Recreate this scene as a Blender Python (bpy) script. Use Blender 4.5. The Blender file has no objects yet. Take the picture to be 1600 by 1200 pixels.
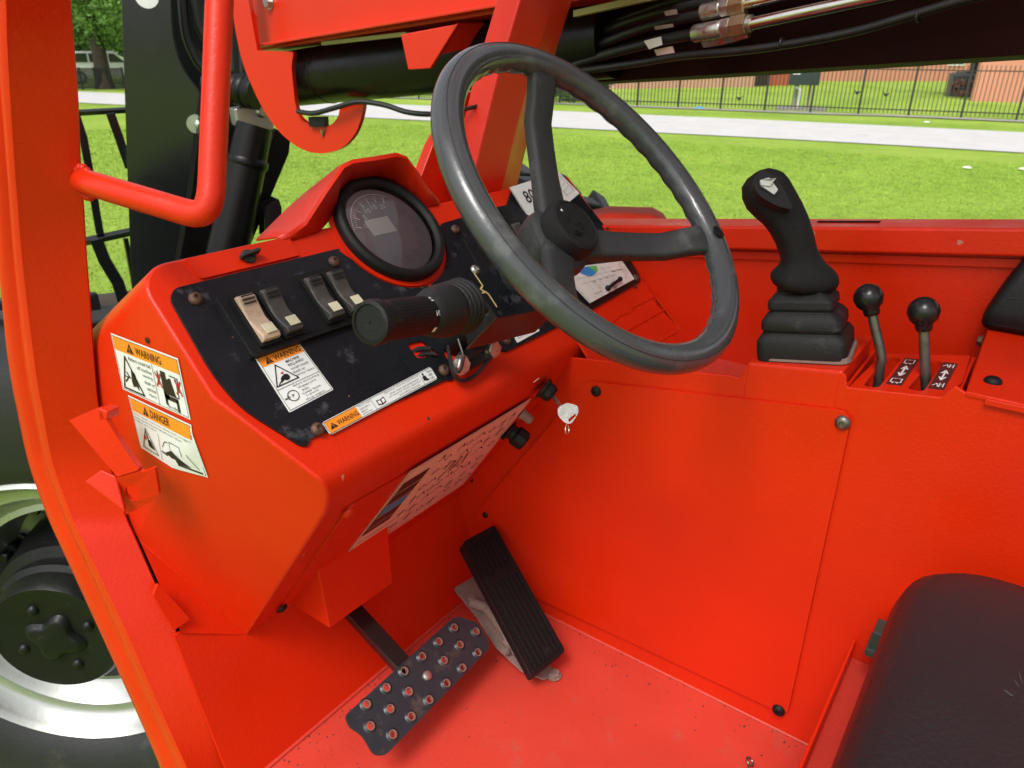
import bpy, bmesh, math, random
from mathutils import Vector, Matrix
from mathutils.geometry import tessellate_polygon
random.seed(7)
S = bpy.context.scene
COL = S.collection

# ------------------------------------------------------------------ camera
FPX = 1154.0; CX, CY = 800.0, 600.0
CAM = Vector((0, 0, 1.75))
_P, _R, _A = [math.radians(a) for a in (24.016, -0.604, 35.869)]
def _camdir(v):
    rt = v[0]*math.sin(_A)+v[1]*math.sin(_A-math.pi/2); fw = v[0]*math.cos(_A)+v[1]*math.cos(_A-math.pi/2)
    z = fw*math.cos(_P)-v[2]*math.sin(_P); y = -(fw*math.sin(_P)+v[2]*math.cos(_P))
    c, s = math.cos(_R), math.sin(_R)
    return Vector((c*rt+s*y, -s*rt+c*y, z))
_cols = [_camdir(e) for e in ((1,0,0),(0,1,0),(0,0,1))]
RIGHT = Vector([c[0] for c in _cols]); DOWN = Vector([c[1] for c in _cols]); FWD = Vector([c[2] for c in _cols])
cam = bpy.data.cameras.new('camera'); camo = bpy.data.objects.new('camera', cam); COL.objects.link(camo)
cam.sensor_width = 36; cam.lens = 36*FPX/1600; cam.clip_start = 0.05; cam.clip_end = 3000
rot = Matrix((RIGHT, -DOWN, -FWD)).transposed().to_4x4()
camo.matrix_world = Matrix.Translation(CAM) @ rot
cam.dof.use_dof = True; cam.dof.focus_distance = 0.95; cam.dof.aperture_fstop = 11
S.camera = camo

# ------------------------------------------------------------------ light
SUN_EL, SUN_AZ = 56, 262      # degrees; azimuth measured from +Y clockwise
w = bpy.data.worlds.new('World'); S.world = w; w.use_nodes = True
nt = w.node_tree; nt.nodes.clear()
sky = nt.nodes.new('ShaderNodeTexSky'); sky.sky_type = 'NISHITA'; sky.sun_disc = False
sky.sun_elevation = math.radians(SUN_EL); sky.sun_rotation = math.radians(SUN_AZ)
sky.air_density = 1.0; sky.dust_density = 4.0; sky.ozone_density = 1.0
hs = nt.nodes.new('ShaderNodeHueSaturation'); hs.inputs['Saturation'].default_value = 0.25
bg = nt.nodes.new('ShaderNodeBackground'); bg.inputs['Strength'].default_value = 0.145
out = nt.nodes.new('ShaderNodeOutputWorld')
nt.links.new(sky.outputs[0], hs.inputs['Color']); nt.links.new(hs.outputs[0], bg.inputs['Color']); nt.links.new(bg.outputs[0], out.inputs['Surface'])
sl = bpy.data.lights.new('sun', 'SUN'); sl.energy = 1.5; sl.angle = math.radians(20); sl.color = (1, .96, .9)
so = bpy.data.objects.new('sun', sl); COL.objects.link(so)
_el, _az = math.radians(SUN_EL), math.radians(SUN_AZ)
sd = Vector((math.sin(_az)*math.cos(_el), math.cos(_az)*math.cos(_el), math.sin(_el)))
so.rotation_euler = sd.to_track_quat('Z', 'Y').to_euler(); so.location = (0, 0, 8)
S.view_settings.view_transform = 'Standard'; S.view_settings.look = 'None'; S.view_settings.gamma = 1
S.view_settings.use_curve_mapping = False
S.view_settings.exposure = 0.42
S.render.engine = 'CYCLES'

# ------------------------------------------------------------------ measuring helpers
def ray(u, v):
    return (RIGHT*(u-CX)+DOWN*(v-CY)+FWD*FPX).normalized()
class Plane:
    def __init__(s, p, n):
        s.p = Vector(p); s.n = Vector(n).normalized()
        if s.n.dot(CAM-s.p) < 0: s.n = -s.n
    def __call__(s, u, v, h=0.0):
        r = ray(u, v); t = (s.p+s.n*h-CAM).dot(s.n)/r.dot(s.n)
        return CAM+r*t
def px(u, v): return Plane
def atx(u, v, x): return Plane((x,0,0),(1,0,0))(u, v)
def aty(u, v, y): return Plane((0,y,0),(0,1,0))(u, v)
def atz(u, v, z): return Plane((0,0,z),(0,0,1))(u, v)
def dep(u, v, d):
    r = RIGHT*(u-CX)+DOWN*(v-CY)+FWD*FPX
    return CAM+r*(d/FPX)
def depth(p): return (Vector(p)-CAM).dot(FWD)

FLOOR_Z = .80
WALL = Plane((.915,0,0),(1,0,0))
FB = Vector((.43,.573,1.367)); TH = math.radians(46)
FN = Vector((0,-math.sin(TH),math.cos(TH))); FE = Vector((0,math.cos(TH),math.sin(TH)))
FACE = Plane(FB, FN)
FRONT = Plane((0,.724,.8),(0,-1,.339))
UP_, VP_ = Vector((.43,.551,1.305)), Vector((.444,.787,.987))
UNDER = Plane(UP_, Vector((1,0,0)).cross(VP_-UP_))
SIDE = Plane((.364,0,0),(1,0,0))
SIDE2 = Plane((.37,.632,1.428),(.921,.292,.257))
POST = Plane((.345,0,0),(1,0,0))
DECK = Plane((.915,.364,1.347),(0,.15,1))
BACKX = 1.215
def fc(x, s, h=0.0): return Vector((x, 0, 0))+Vector((0,FB.y,FB.z))+FE*s+FN*h
def fxy(u, v):
    p = FACE(u, v); return p.x, (p-FB).dot(FE)

# ------------------------------------------------------------------ materials
def new_mat(name):
    m = bpy.data.materials.new(name); m.use_nodes = True
    return m, m.node_tree.nodes, m.node_tree.links, m.node_tree.nodes['Principled BSDF']
def mat(name, col, rough=.5, metal=0, coat=0, spec=.5, var=0, vscale=8, bump=0, bscale=60, rvar=0, dirt=None, dirt_amt=0, dscale=6, dthr=.55, emit=0, chips=0):
    m, N, L, b = new_mat(name)
    b.inputs['Base Color'].default_value = (*col, 1); b.inputs['Roughness'].default_value = rough
    b.inputs['Metallic'].default_value = metal; b.inputs['Coat Weight'].default_value = coat
    b.inputs['Coat Roughness'].default_value = .2; b.inputs['Specular IOR Level'].default_value = spec
    tc = N.new('ShaderNodeNewGeometry')
    def noise(sc, det=5):
        n = N.new('ShaderNodeTexNoise'); n.inputs['Scale'].default_value = sc; n.inputs['Detail'].default_value = det
        L.new(tc.outputs['Position'], n.inputs['Vector']); return n
    src = None
    if var:
        n = noise(vscale); r = N.new('ShaderNodeMapRange'); r.inputs['From Min'].default_value = .3; r.inputs['From Max'].default_value = .7
        r.inputs['To Min'].default_value = 1-var; r.inputs['To Max'].default_value = 1+var
        L.new(n.outputs[0], r.inputs['Value'])
        mx = N.new('ShaderNodeVectorMath'); mx.operation = 'SCALE'; mx.inputs[0].default_value = col
        L.new(r.outputs[0], mx.inputs['Scale']); src = mx.outputs[0]
    if dirt:
        n = noise(dscale, 12); n.inputs['Roughness'].default_value = .7
        r = N.new('ShaderNodeMapRange'); r.inputs['From Min'].default_value = dthr; r.inputs['From Max'].default_value = dthr+.14
        r.inputs['To Max'].default_value = dirt_amt; L.new(n.outputs[0], r.inputs['Value'])
        mx = N.new('ShaderNodeMix'); mx.data_type = 'RGBA'; L.new(r.outputs[0], mx.inputs['Factor'])
        if src: L.new(src, mx.inputs[6])
        else: mx.inputs[6].default_value = (*col, 1)
        mx.inputs[7].default_value = (*dirt, 1); src = mx.outputs[2]
    if chips:
        vo = N.new('ShaderNodeTexVoronoi'); vo.inputs['Scale'].default_value = chips; L.new(tc.outputs['Position'], vo.inputs['Vector'])
        n = noise(chips*9, 2); m1 = N.new('ShaderNodeMath'); m1.operation = 'MULTIPLY_ADD'; m1.inputs[1].default_value = .16; L.new(n.outputs[0], m1.inputs[0]); L.new(vo.outputs['Distance'], m1.inputs[2])
        lt = N.new('ShaderNodeMath'); lt.operation = 'LESS_THAN'; lt.inputs[1].default_value = .135; L.new(m1.outputs[0], lt.inputs[0])
        sx = N.new('ShaderNodeSeparateColor'); L.new(vo.outputs['Color'], sx.inputs[0])
        gt = N.new('ShaderNodeMath'); gt.operation = 'GREATER_THAN'; gt.inputs[1].default_value = .80; L.new(sx.outputs[0], gt.inputs[0])
        an = N.new('ShaderNodeMath'); an.operation = 'MULTIPLY'; L.new(lt.outputs[0], an.inputs[0]); L.new(gt.outputs[0], an.inputs[1])
        cc = N.new('ShaderNodeMix'); cc.data_type = 'RGBA'; L.new(sx.outputs[1], cc.inputs['Factor']); cc.inputs[6].default_value = (.05,.02,.015,1); cc.inputs[7].default_value = (.55,.20,.15,1)
        mx = N.new('ShaderNodeMix'); mx.data_type = 'RGBA'; L.new(an.outputs[0], mx.inputs['Factor'])
        if src: L.new(src, mx.inputs[6])
        else: mx.inputs[6].default_value = (*col, 1)
        L.new(cc.outputs[2], mx.inputs[7]); src = mx.outputs[2]
    if src: L.new(src, b.inputs['Base Color'])
    if rvar:
        n = noise(vscale*1.7, 8); r = N.new('ShaderNodeMapRange'); r.inputs['From Min'].default_value = .3; r.inputs['From Max'].default_value = .7
        r.inputs['To Min'].default_value = max(.02, rough-rvar); r.inputs['To Max'].default_value = rough+rvar
        L.new(n.outputs[0], r.inputs['Value']); L.new(r.outputs[0], b.inputs['Roughness'])
    if bump:
        n = noise(bscale, 3); bp = N.new('ShaderNodeBump'); bp.inputs['Strength'].default_value = bump; bp.inputs['Distance'].default_value = .002
        L.new(n.outputs[0], bp.inputs['Height']); L.new(bp.outputs[0], b.inputs['Normal'])
    if emit:
        b.inputs['Emission Color'].default_value = (*col, 1); b.inputs['Emission Strength'].default_value = emit
    return m
RED = mat('red_machine_paint', (.63,.021,.0018), .38, coat=.04, spec=.32, var=.07, vscale=5, bump=.2, bscale=240, rvar=.12, dirt=(.36,.10,.07), dirt_amt=.35, dscale=38, dthr=.68, chips=20)
REDF = mat('red_floor_paint_dusty', (.55,.045,.026), .5, coat=.1, var=.08, vscale=7, bump=.25, bscale=200, rvar=.1, dirt=(.33,.12,.08), dirt_amt=.34, dscale=24, dthr=.56, chips=55)
FENDERM = mat('matte_fender_paint', (.63,.035,.012), .65, spec=.15, var=.06)  # red slightly paler than the body paint, with a dull finish
REDFAR = mat('red_boom_paint', (.63,.021,.002), .35, coat=.08, var=.05, vscale=3, dirt=(.30,.12,.09), dirt_amt=.3, dscale=12, dthr=.66)
REDSHADE = mat('shade_dark_red_paint', (.020,.0035,.003), .75, spec=.12, var=.3, vscale=4, dirt=(.10,.035,.012), dirt_amt=.6, dscale=7, dthr=.66)  # red paint with deep shade put into the base colour, plus random dirt
BLKPAINT = mat('gloss_black_paint', (.008,.009,.010), .13, coat=.5, rvar=.05, vscale=6, dirt=(.05,.05,.045), dirt_amt=.3, dscale=40, dthr=.66)
BLKPANEL = mat('black_dash_panel', (.0075,.0085,.011), .32, spec=.38, rvar=.12, vscale=22, bump=.15, bscale=300, dirt=(.14,.15,.17), dirt_amt=.6, dscale=20, dthr=.57, chips=45)
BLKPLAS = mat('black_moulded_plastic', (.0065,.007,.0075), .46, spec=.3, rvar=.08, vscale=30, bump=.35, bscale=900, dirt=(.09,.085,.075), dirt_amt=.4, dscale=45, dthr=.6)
RUBBER = mat('black_rubber', (.005,.005,.0055), .55, spec=.28, var=.2, vscale=20, bump=.3, bscale=400, dirt=(.08,.07,.06), dirt_amt=.35, dscale=30, dthr=.62)
TYREM = mat('tyre_rubber', (.018,.019,.020), .5, var=.2, vscale=6, bump=.3, bscale=120, dirt=(.10,.085,.07), dirt_amt=.4, dscale=9, dthr=.58)
WHEELG = mat('worn_grey_steering_rim', (.052,.057,.061), .22, coat=.2, rvar=.12, vscale=14, bump=.12, bscale=140, dirt=(.17,.175,.175), dirt_amt=.55, dscale=12, dthr=.55)
SPOKEG = mat('grey_spoke_plastic', (.024,.026,.027), .42, spec=.4, rvar=.08, vscale=25, bump=.5, bscale=900, dirt=(.14,.14,.135), dirt_amt=.45, dscale=22, dthr=.56)
GRIPM = mat('textured_black_grip', (.0065,.0065,.007), .55, spec=.28, bump=.7, bscale=1100, dirt=(.07,.065,.06), dirt_amt=.3, dscale=40, dthr=.6)
BOOTM = mat('rubber_bellows', (.012,.012,.0125), .55, spec=.28, var=.15, vscale=15, bump=.4, bscale=600, dirt=(.10,.095,.09), dirt_amt=.4, dscale=30, dthr=.58)
RUST = mat('rusty_screw_brown', (.12,.062,.045), .55, metal=.5, var=.35, vscale=180, bump=.5, bscale=700)
ZINC = mat('zinc_plated_steel', (.55,.54,.50), .33, metal=.9, var=.15, vscale=60, rvar=.1, dirt=(.20,.14,.09), dirt_amt=.5, dscale=90, dthr=.55)
CHROME = mat('bright_steel_tube', (.72,.70,.64), .18, metal=1, rvar=.08, vscale=30, dirt=(.25,.2,.12), dirt_amt=.4, dscale=30, dthr=.62)
BRASS = mat('yellow_zinc_fitting', (.48,.40,.24), .32, metal=.85, var=.2, vscale=40)
SILVER = mat('silver_rim_paint', (.50,.52,.48), .3, metal=.75, rvar=.08, vscale=10, bump=.1, bscale=90, dirt=(.22,.20,.15), dirt_amt=.4, dscale=12, dthr=.6)
STEELD = mat('dirty_lever_steel', (.20,.185,.17), .4, metal=.85, var=.25, vscale=50, dirt=(.09,.05,.03), dirt_amt=.6, dscale=60, dthr=.52)
DARKSTEEL = mat('scuffed_dark_pedal_steel', (.030,.036,.045), .4, metal=.3, rvar=.12, vscale=30, bump=.2, bscale=200, dirt=(.17,.12,.085), dirt_amt=.7, dscale=24, dthr=.56)
BAREST = mat('bare_punched_edge', (.30,.17,.13), .5, metal=.3, var=.2, vscale=200)
DUSTY = mat('dusty_pinkish_base', (.24,.165,.14), .7, var=.2, vscale=30, bump=.5, bscale=150, dirt=(.16,.11,.09), dirt_amt=.7, dscale=30, dthr=.5)
VINYL = mat('dark_seat_vinyl', (.019,.015,.0165), .40, spec=.4, rvar=.07, vscale=9, bump=.55, bscale=230, dirt=(.16,.155,.15), dirt_amt=.25, dscale=60, dthr=.70)
WHITE = mat('white_sticker', (.74,.77,.75), .4, var=.05, vscale=40)
WHITED = mat('worn_chart_card', (.66,.64,.60), .5, var=.08, vscale=30, dirt=(.42,.24,.13), dirt_amt=.8, dscale=22, dthr=.56)
PINKST = mat('faded_pinkish_sticker', (.72,.46,.42), .4, var=.06, vscale=30)
PLATE = mat('printed_maroon_plate', (.06,.018,.018), .4)
ORANGE = mat('orange_sticker', (.88,.27,.02), .4, var=.04, vscale=40)
INK = mat('black_ink', (.012,.012,.012), .45)
INKRED = mat('red_ink', (.55,.02,.02), .45)
INKBLUE = mat('blue_ink', (.03,.22,.55), .45)
INKGREEN = mat('green_ink', (.12,.45,.10), .45)
SCUFF = mat('pale_scuff', (.12,.115,.11), .6)
INKW = mat('pale_ink', (.80,.78,.76), .45)
GOLD = mat('gold_ink', (.62,.47,.20), .45)
BEIGE = mat('grubby_beige_rocker', (.52,.38,.27), .5, var=.15, vscale=60, dirt=(.25,.15,.09), dirt_amt=.6, dscale=60, dthr=.52)
ROCK = mat('worn_grey_rocker', (.055,.050,.045), .5, var=.15, vscale=60, dirt=(.2,.17,.14), dirt_amt=.5, dscale=60, dthr=.56)
LENSY = mat('yellowed_switch_lens', (.58,.55,.38), .35, var=.12, vscale=80)
LCD = mat('lcd_screen', (.72,.70,.62), .3)
DIAL = mat('maroon_dial_face', (.33,.29,.295), .45)
GREYR = mat('pale_grey_rocker', (.48,.48,.46), .4)
YEL = mat('olive_edge_strip', (.30,.29,.10), .5)
RUBHOSE = mat('hose_rubber', (.012,.013,.015), .38, var=.2, vscale=20, bump=.2, bscale=500)
def glass_mat():
    m, N, L, b = new_mat('instrument_glass')
    b.inputs['Base Color'].default_value = (1,1,1,1); b.inputs['Roughness'].default_value = .03
    tr = N.new('ShaderNodeBsdfTransparent'); gl = N.new('ShaderNodeBsdfGlossy'); gl.inputs['Roughness'].default_value = .03
    fr = N.new('ShaderNodeFresnel'); fr.inputs['IOR'].default_value = 1.55; mx = N.new('ShaderNodeMixShader')
    L.new(fr.outputs[0], mx.inputs[0]); L.new(tr.outputs[0], mx.inputs[1]); L.new(gl.outputs[0], mx.inputs[2])
    L.new(mx.outputs[0], N['Material Output'].inputs['Surface']); return m
GLASS = glass_mat()

# ------------------------------------------------------------------ mesh helpers
class MB:
    def __init__(s): s.v = []; s.f = []
    def add(s, vs, fs):
        o = len(s.v); s.v += [Vector(v) for v in vs]; s.f += [tuple(i+o for i in f) for f in fs]; return s
    def poly(s, pts, n, thick, holes=()):
        """flat outline facing n, extruded by thick away from n"""
        n = Vector(n).normalized(); loops = [[Vector(p) for p in pts]]+[[Vector(p) for p in h] for h in holes]
        tris = tessellate_polygon(loops); allp = [p for l in loops for p in l]; k = len(allp)
        back = [p-n*thick for p in allp]; fs = []
        for t in tris:
            a, b, c = [allp[i] for i in t]
            if (b-a).cross(c-a).dot(n) < 0: t = (t[0], t[2], t[1])
            fs.append(tuple(t)); fs.append(tuple(i+k for i in reversed(t)))
        o = 0
        for li, l in enumerate(loops):
            m = len(l); ar = Vector()
            for i in range(m): ar += l[i].cross(l[(i+1) % m])
            ccw = ar.dot(n) > 0
            if li: ccw = not ccw
            for i in range(m):
                a, b = o+i, o+(i+1) % m
                fs.append((a, a+k, b+k, b) if ccw else (b, b+k, a+k, a))
            o += m
        return s.add(allp+back, fs)
    def box(s, c, ax, ay, az):
        """centre and three half-axis vectors"""
        c, ax, ay, az = map(Vector, (c, ax, ay, az)); vs = []
        for i in (-1,1):
            for j in (-1,1):
                for k in (-1,1): vs.append(c+ax*i+ay*j+az*k)
        return s.add(vs, [(0,1,3,2),(4,6,7,5),(0,4,5,1),(2,3,7,6),(0,2,6,4),(1,5,7,3)])
    def bx(s, x0, x1, y0, y1, z0, z1):
        return s.box(((x0+x1)/2,(y0+y1)/2,(z0+z1)/2), ((x1-x0)/2,0,0), (0,(y1-y0)/2,0), (0,0,(z1-z0)/2))
    def loft(s, rings, cap=True, closed=True):
        m = len(rings[0]); o = len(s.v)
        for r in rings: s.v += [Vector(p) for p in r]
        for i in range(len(rings)-1):
            for j in range(m if closed else m-1):
                a = o+i*m+j; b = o+i*m+(j+1) % m; s.f.append((a, b, b+m, a+m))
        if cap and closed:
            s.f.append(tuple(o+j for j in reversed(range(m)))); s.f.append(tuple(o+(len(rings)-1)*m+j for j in range(m)))
        return s
    def tube(s, pts, r, seg=12, cap=True, ref=None):
        pts = [Vector(p) for p in pts]; rs = r if isinstance(r, (list, tuple)) else [r]*len(pts)
        rings = []; t0 = (pts[1]-pts[0]).normalized(); up = Vector(ref) if ref else (Vector((0,0,1)) if abs(t0.z) < .9 else Vector((1,0,0)))
        x = t0.cross(up).normalized()
        for i, p in enumerate(pts):
            if i == 0: t = pts[1]-p
            elif i == len(pts)-1: t = p-pts[i-1]
            else: t = (pts[i+1]-p).normalized()+(p-pts[i-1]).normalized()
            t.normalize(); x = (x-t*x.dot(t)).normalized(); y = t.cross(x)
            rings.append([p+(x*math.cos(a)+y*math.sin(a))*rs[i] for a in [2*math.pi*k/seg for k in range(seg)]])
        return s.loft(rings, cap)
    def lathe(s, prof, o, ax, seg=32, cap=True):
        """prof: (radius, height along ax)"""
        ax = Vector(ax).normalized(); o = Vector(o); up = Vector((0,0,1)) if abs(ax.z) < .9 else Vector((1,0,0))
        x = ax.cross(up).normalized(); y = ax.cross(x)
        rings = [[o+ax*h+(x*math.cos(a)+y*math.sin(a))*max(r, 1e-5) for a in [2*math.pi*k/seg for k in range(seg)]] for r, h in prof]
        return s.loft(rings, cap)
    def ball(s, c, r, seg=24, rings=14, sc=(1,1,1)):
        c = Vector(c)
        pr = []
        for i in range(rings+1):
            a = math.pi*i/rings; pr.append((math.sin(a), math.cos(a)))
        rr = [[c+Vector((r*sc[0]*max(q, 1e-4)*math.cos(t), r*sc[1]*max(q, 1e-4)*math.sin(t), r*sc[2]*h)) for t in [2*math.pi*k/seg for k in range(seg)]] for q, h in pr]
        return s.loft(rr, True)
    def torus(s, c, n, R, r, seg=64, sec=12):
        c = Vector(c); n = Vector(n).normalized(); up = Vector((0,0,1)) if abs(n.z) < .9 else Vector((1,0,0))
        x = n.cross(up).normalized(); y = n.cross(x); m = sec; o = len(s.v)
        for i in range(seg):
            a = 2*math.pi*i/seg; d = x*math.cos(a)+y*math.sin(a)
            for j in range(sec):
                b = 2*math.pi*j/sec; s.v.append(c+d*(R+r*math.cos(b))+n*(r*math.sin(b)))
        for i in range(seg):
            for j in range(sec):
                s.f.append((o+i*m+j, o+((i+1) % seg)*m+j, o+((i+1) % seg)*m+(j+1) % m, o+i*m+(j+1) % m))
        return s
def origin_of(o):
    p = Vector()
    while o: p += o.location; o = o.parent
    return p
def link(name, mesh, m, parent=None, smooth=40, bevel=0, bseg=2, loc=None):
    o = bpy.data.objects.new(name, mesh)
    if m is not None and not mesh.materials: mesh.materials.append(m)
    COL.objects.link(o)
    c = loc if loc is not None else Vector()
    if parent is not None:
        o.parent = parent; o.location = c-origin_of(parent)
    else: o.location = c
    if smooth and not mesh.get('done'):
        mesh.polygons.foreach_set('use_smooth', [True]*len(mesh.polygons)); mesh.set_sharp_from_angle(angle=math.radians(smooth)); mesh['done'] = 1
    if bevel:
        md = o.modifiers.new('bevel', 'BEVEL'); md.width = bevel; md.segments = bseg; md.limit_method = 'ANGLE'; md.angle_limit = math.radians(35)
        md.harden_normals = False
    return o
def build(name, mb, m, parent=None, smooth=40, bevel=0, bseg=2, recalc=True):
    vs = mb.v; lo = Vector([min(v[i] for v in vs) for i in range(3)]); hi = Vector([max(v[i] for v in vs) for i in range(3)])
    c = (lo+hi)/2
    if parent is None: c.z = lo.z
    me = bpy.data.meshes.new(name); me.from_pydata([v-c for v in vs], [], mb.f)
    if recalc:
        bm = bmesh.new(); bm.from_mesh(me); bmesh.ops.remove_doubles(bm, verts=bm.verts, dist=1e-6)
        bmesh.ops.recalc_face_normals(bm, faces=bm.faces); bm.to_mesh(me); bm.free()
    return link(name, me, m, parent, smooth, bevel, bseg, c)
def thing(name, label, cat, loc, group=None):
    o = bpy.data.objects.new(name, None); COL.objects.link(o); o.location = loc; o.empty_display_size = .1
    o['label'] = label; o['category'] = cat
    if group: o['group'] = group
    return o
def tag(o, label=None, cat=None, group=None, kind=None):
    if label: o['label'] = label
    if cat: o['category'] = cat
    if group: o['group'] = group
    if kind: o['kind'] = kind
    return o
def rnd(pts, rad, seg=5):
    """round the corners of a 3D polygon; rad: number or list"""
    pts = [Vector(p) for p in pts]; n = len(pts); o = []
    rs = rad if isinstance(rad, (list, tuple)) else [rad]*n
    for i in range(n):
        p, a, b = pts[i], pts[i-1], pts[(i+1) % n]; r = rs[i]
        da, db = (a-p), (b-p); k = min(r, da.length*.48, db.length*.48)
        if k < 1e-5: o.append(p); continue
        A = p+da.normalized()*k; B = p+db.normalized()*k
        for j in range(seg+1):
            t = j/seg; o.append(A*(1-t)**2+p*2*t*(1-t)+B*t*t)
    return o
def ell(c, ax, ay, seg=20):
    return [Vector(c)+Vector(ax)*math.cos(2*math.pi*k/seg)+Vector(ay)*math.sin(2*math.pi*k/seg) for k in range(seg)]
def spline(pts, n=8):
    pts = [Vector(p) for p in pts]; o = []
    P = [pts[0]*2-pts[1]]+pts+[pts[-1]*2-pts[-2]]
    for i in range(1, len(P)-2):
        a, b, c, d = P[i-1:i+3]
        for k in range(n):
            t = k/n; o.append(.5*((2*b)+(c-a)*t+(2*a-5*b+4*c-d)*t*t+(3*b-a-3*c+d)*t**3))
    o.append(pts[-1]); return o
_tc = {}
def text2d(s, bold=False):
    if s in _tc: return _tc[s]
    cu = bpy.data.curves.new('t', 'FONT'); cu.body = s; cu.resolution_u = 2; cu.fill_mode = 'FRONT'
    if bold: cu.offset = .012
    ob = bpy.data.objects.new('t', cu); me = bpy.data.meshes.new_from_object(ob)
    vs = [v.co.copy() for v in me.vertices]; fs = [tuple(p.vertices) for p in me.polygons]
    bpy.data.objects.remove(ob); bpy.data.curves.remove(cu); bpy.data.meshes.remove(me)
    x0 = min(v.x for v in vs); x1 = max(v.x for v in vs); y0 = min(v.y for v in vs); y1 = max(v.y for v in vs)
    r = ([((v.x-x0)/(x1-x0), (y1-v.y)/max(1e-6, (y1-y0))) for v in vs], fs); _tc[s] = r; return r
class Decal:
    """a printed label glued on a surface; (s,t) runs 0..1 across and down"""
    def __init__(s, name, c, n, m, parent, label=None, thick=.0005, conform=None, radius=.03, sub=1, base=.0006):
        s.c = [Vector(p) for p in c]; s.n = Vector(n).normalized(); s.conform = conform; s.base = base
        s.mb = {}
        w = (s.c[1]-s.c[0]).length; h = (s.c[3]-s.c[0]).length; r = radius
        def arc(cx, cy, a0): return [(cx+r*h/w*math.cos(math.radians(a0+i*22.5)) if w > h else cx+r*math.cos(math.radians(a0+i*22.5)), cy+(r*math.sin(math.radians(a0+i*22.5)) if w > h else r*w/h*math.sin(math.radians(a0+i*22.5)))) for i in range(5)]
        if conform:
            mb = MB(); N = 12
            vs = [s.map(i/N, j/N, 0) for j in range(N+1) for i in range(N+1)]
            mb.add(vs, [(j*(N+1)+i, j*(N+1)+i+1, (j+1)*(N+1)+i+1, (j+1)*(N+1)+i) for j in range(N) for i in range(N)])
            s.o = build(name, mb, m, parent, smooth=60, recalc=False)
        else:
            rx = r*h/w if w > h else r; ry = r if w > h else r*w/h
            out = []
            for (cx, cy, a0) in ((rx, ry, 180), (1-rx, ry, 270), (1-rx, 1-ry, 0), (rx, 1-ry, 90)):
                for i in range(5):
                    a = math.radians(a0+i*22.5); out.append((cx+rx*math.cos(a), cy+ry*math.sin(a)))
            mb = MB().poly([s.map(a, b, 0) for a, b in out], s.n, thick)
            s.o = build(name, mb, m, parent, smooth=0)
        if label: s.o['label'] = label
    def map(s, a, b, h):
        p = (s.c[0]*(1-a)+s.c[1]*a)*(1-b)+(s.c[3]*(1-a)+s.c[2]*a)*b
        if s.conform: p = s.conform(p)
        return p+s.n*(s.base+h)
    def _g(s, key): return s.mb.setdefault(key, MB())
    def quad(s, key, a0, b0, a1, b1, h=.0003):
        K = 12 if s.conform else 1
        for i in range(K):
            x0 = a0+(a1-a0)*i/K; x1 = a0+(a1-a0)*(i+1)/K
            for j in range(K):
                y0 = b0+(b1-b0)*j/K; y1 = b0+(b1-b0)*(j+1)/K
                s._g(key).add([s.map(x0,y0,h), s.map(x1,y0,h), s.map(x1,y1,h), s.map(x0,y1,h)], [(0,1,2,3)])
    def poly(s, key, pts, h=.0006):
        P = [Vector((a, b, 0)) for a, b in pts]; t = tessellate_polygon([P])
        s._g(key).add([s.map(a, b, h) for a, b in pts], [tuple(q) for q in t])
    def line(s, key, pts, wd, h=.0006, closed=False):
        W = (s.c[1]-s.c[0]).length; H = (s.c[3]-s.c[0]).length
        q = list(pts)+([pts[0]] if closed else [])
        for (a, b), (c, d) in zip(q, q[1:]):
            dx, dy = (c-a)*W, (d-b)*H; l = math.hypot(dx, dy) or 1; nx, ny = -dy/l*wd/2, dx/l*wd/2; ex, ey = dx/l*wd*.4, dy/l*wd*.4
            s._g(key).add([s.map(a+(nx-ex)/W, b+(ny-ey)/H, h), s.map(c+(nx+ex)/W, d+(ny+ey)/H, h), s.map(c+(-nx+ex)/W, d+(-ny+ey)/H, h), s.map(a+(-nx-ex)/W, b+(-ny-ey)/H, h)], [(0,1,2,3)])
    def text(s, key, string, a0, b0, a1, b1, h=.0006, bold=False):
        vs, fs = text2d(string, bold)
        s._g(key).add([s.map(a0+(a1-a0)*x, b0+(b1-b0)*y, h) for x, y in vs], fs)
    def circ(s, key, a, b, r, wd=None, h=.0006, seg=16):
        W = (s.c[1]-s.c[0]).length; H = (s.c[3]-s.c[0]).length
        pts = [(a+r*math.cos(2*math.pi*k/seg)/W, b+r*math.sin(2*math.pi*k/seg)/H) for k in range(seg)]
        if wd: s.line(key, pts, wd, h, True)
        else: s.poly(key, pts, h)
    def frame(s, key, m_, wd):
        W = (s.c[1]-s.c[0]).length; H = (s.c[3]-s.c[0]).length
        a, b = m_/W, m_/H
        s.line(key, [(a,b),(1-a,b),(1-a,1-b),(a,1-b)], wd, .0005, True)
    def alert(s, key, a0, b0, a1, b1):
        s.poly(key, [((a0+a1)/2, b0), (a1, b1), (a0, b1)], .0006)
        c = (a0+a1)/2; wd = (a1-a0)*.045
        k2 = 'orange_mark'
        s.poly(k2, [(c-wd, b0+(b1-b0)*.35), (c+wd, b0+(b1-b0)*.35), (c+wd*.6, b0+(b1-b0)*.72), (c-wd*.6, b0+(b1-b0)*.72)], .0009)
        s.poly(k2, [(c-wd, b0+(b1-b0)*.8), (c+wd, b0+(b1-b0)*.8), (c+wd, b0+(b1-b0)*.92), (c-wd, b0+(b1-b0)*.92)], .0009)
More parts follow.
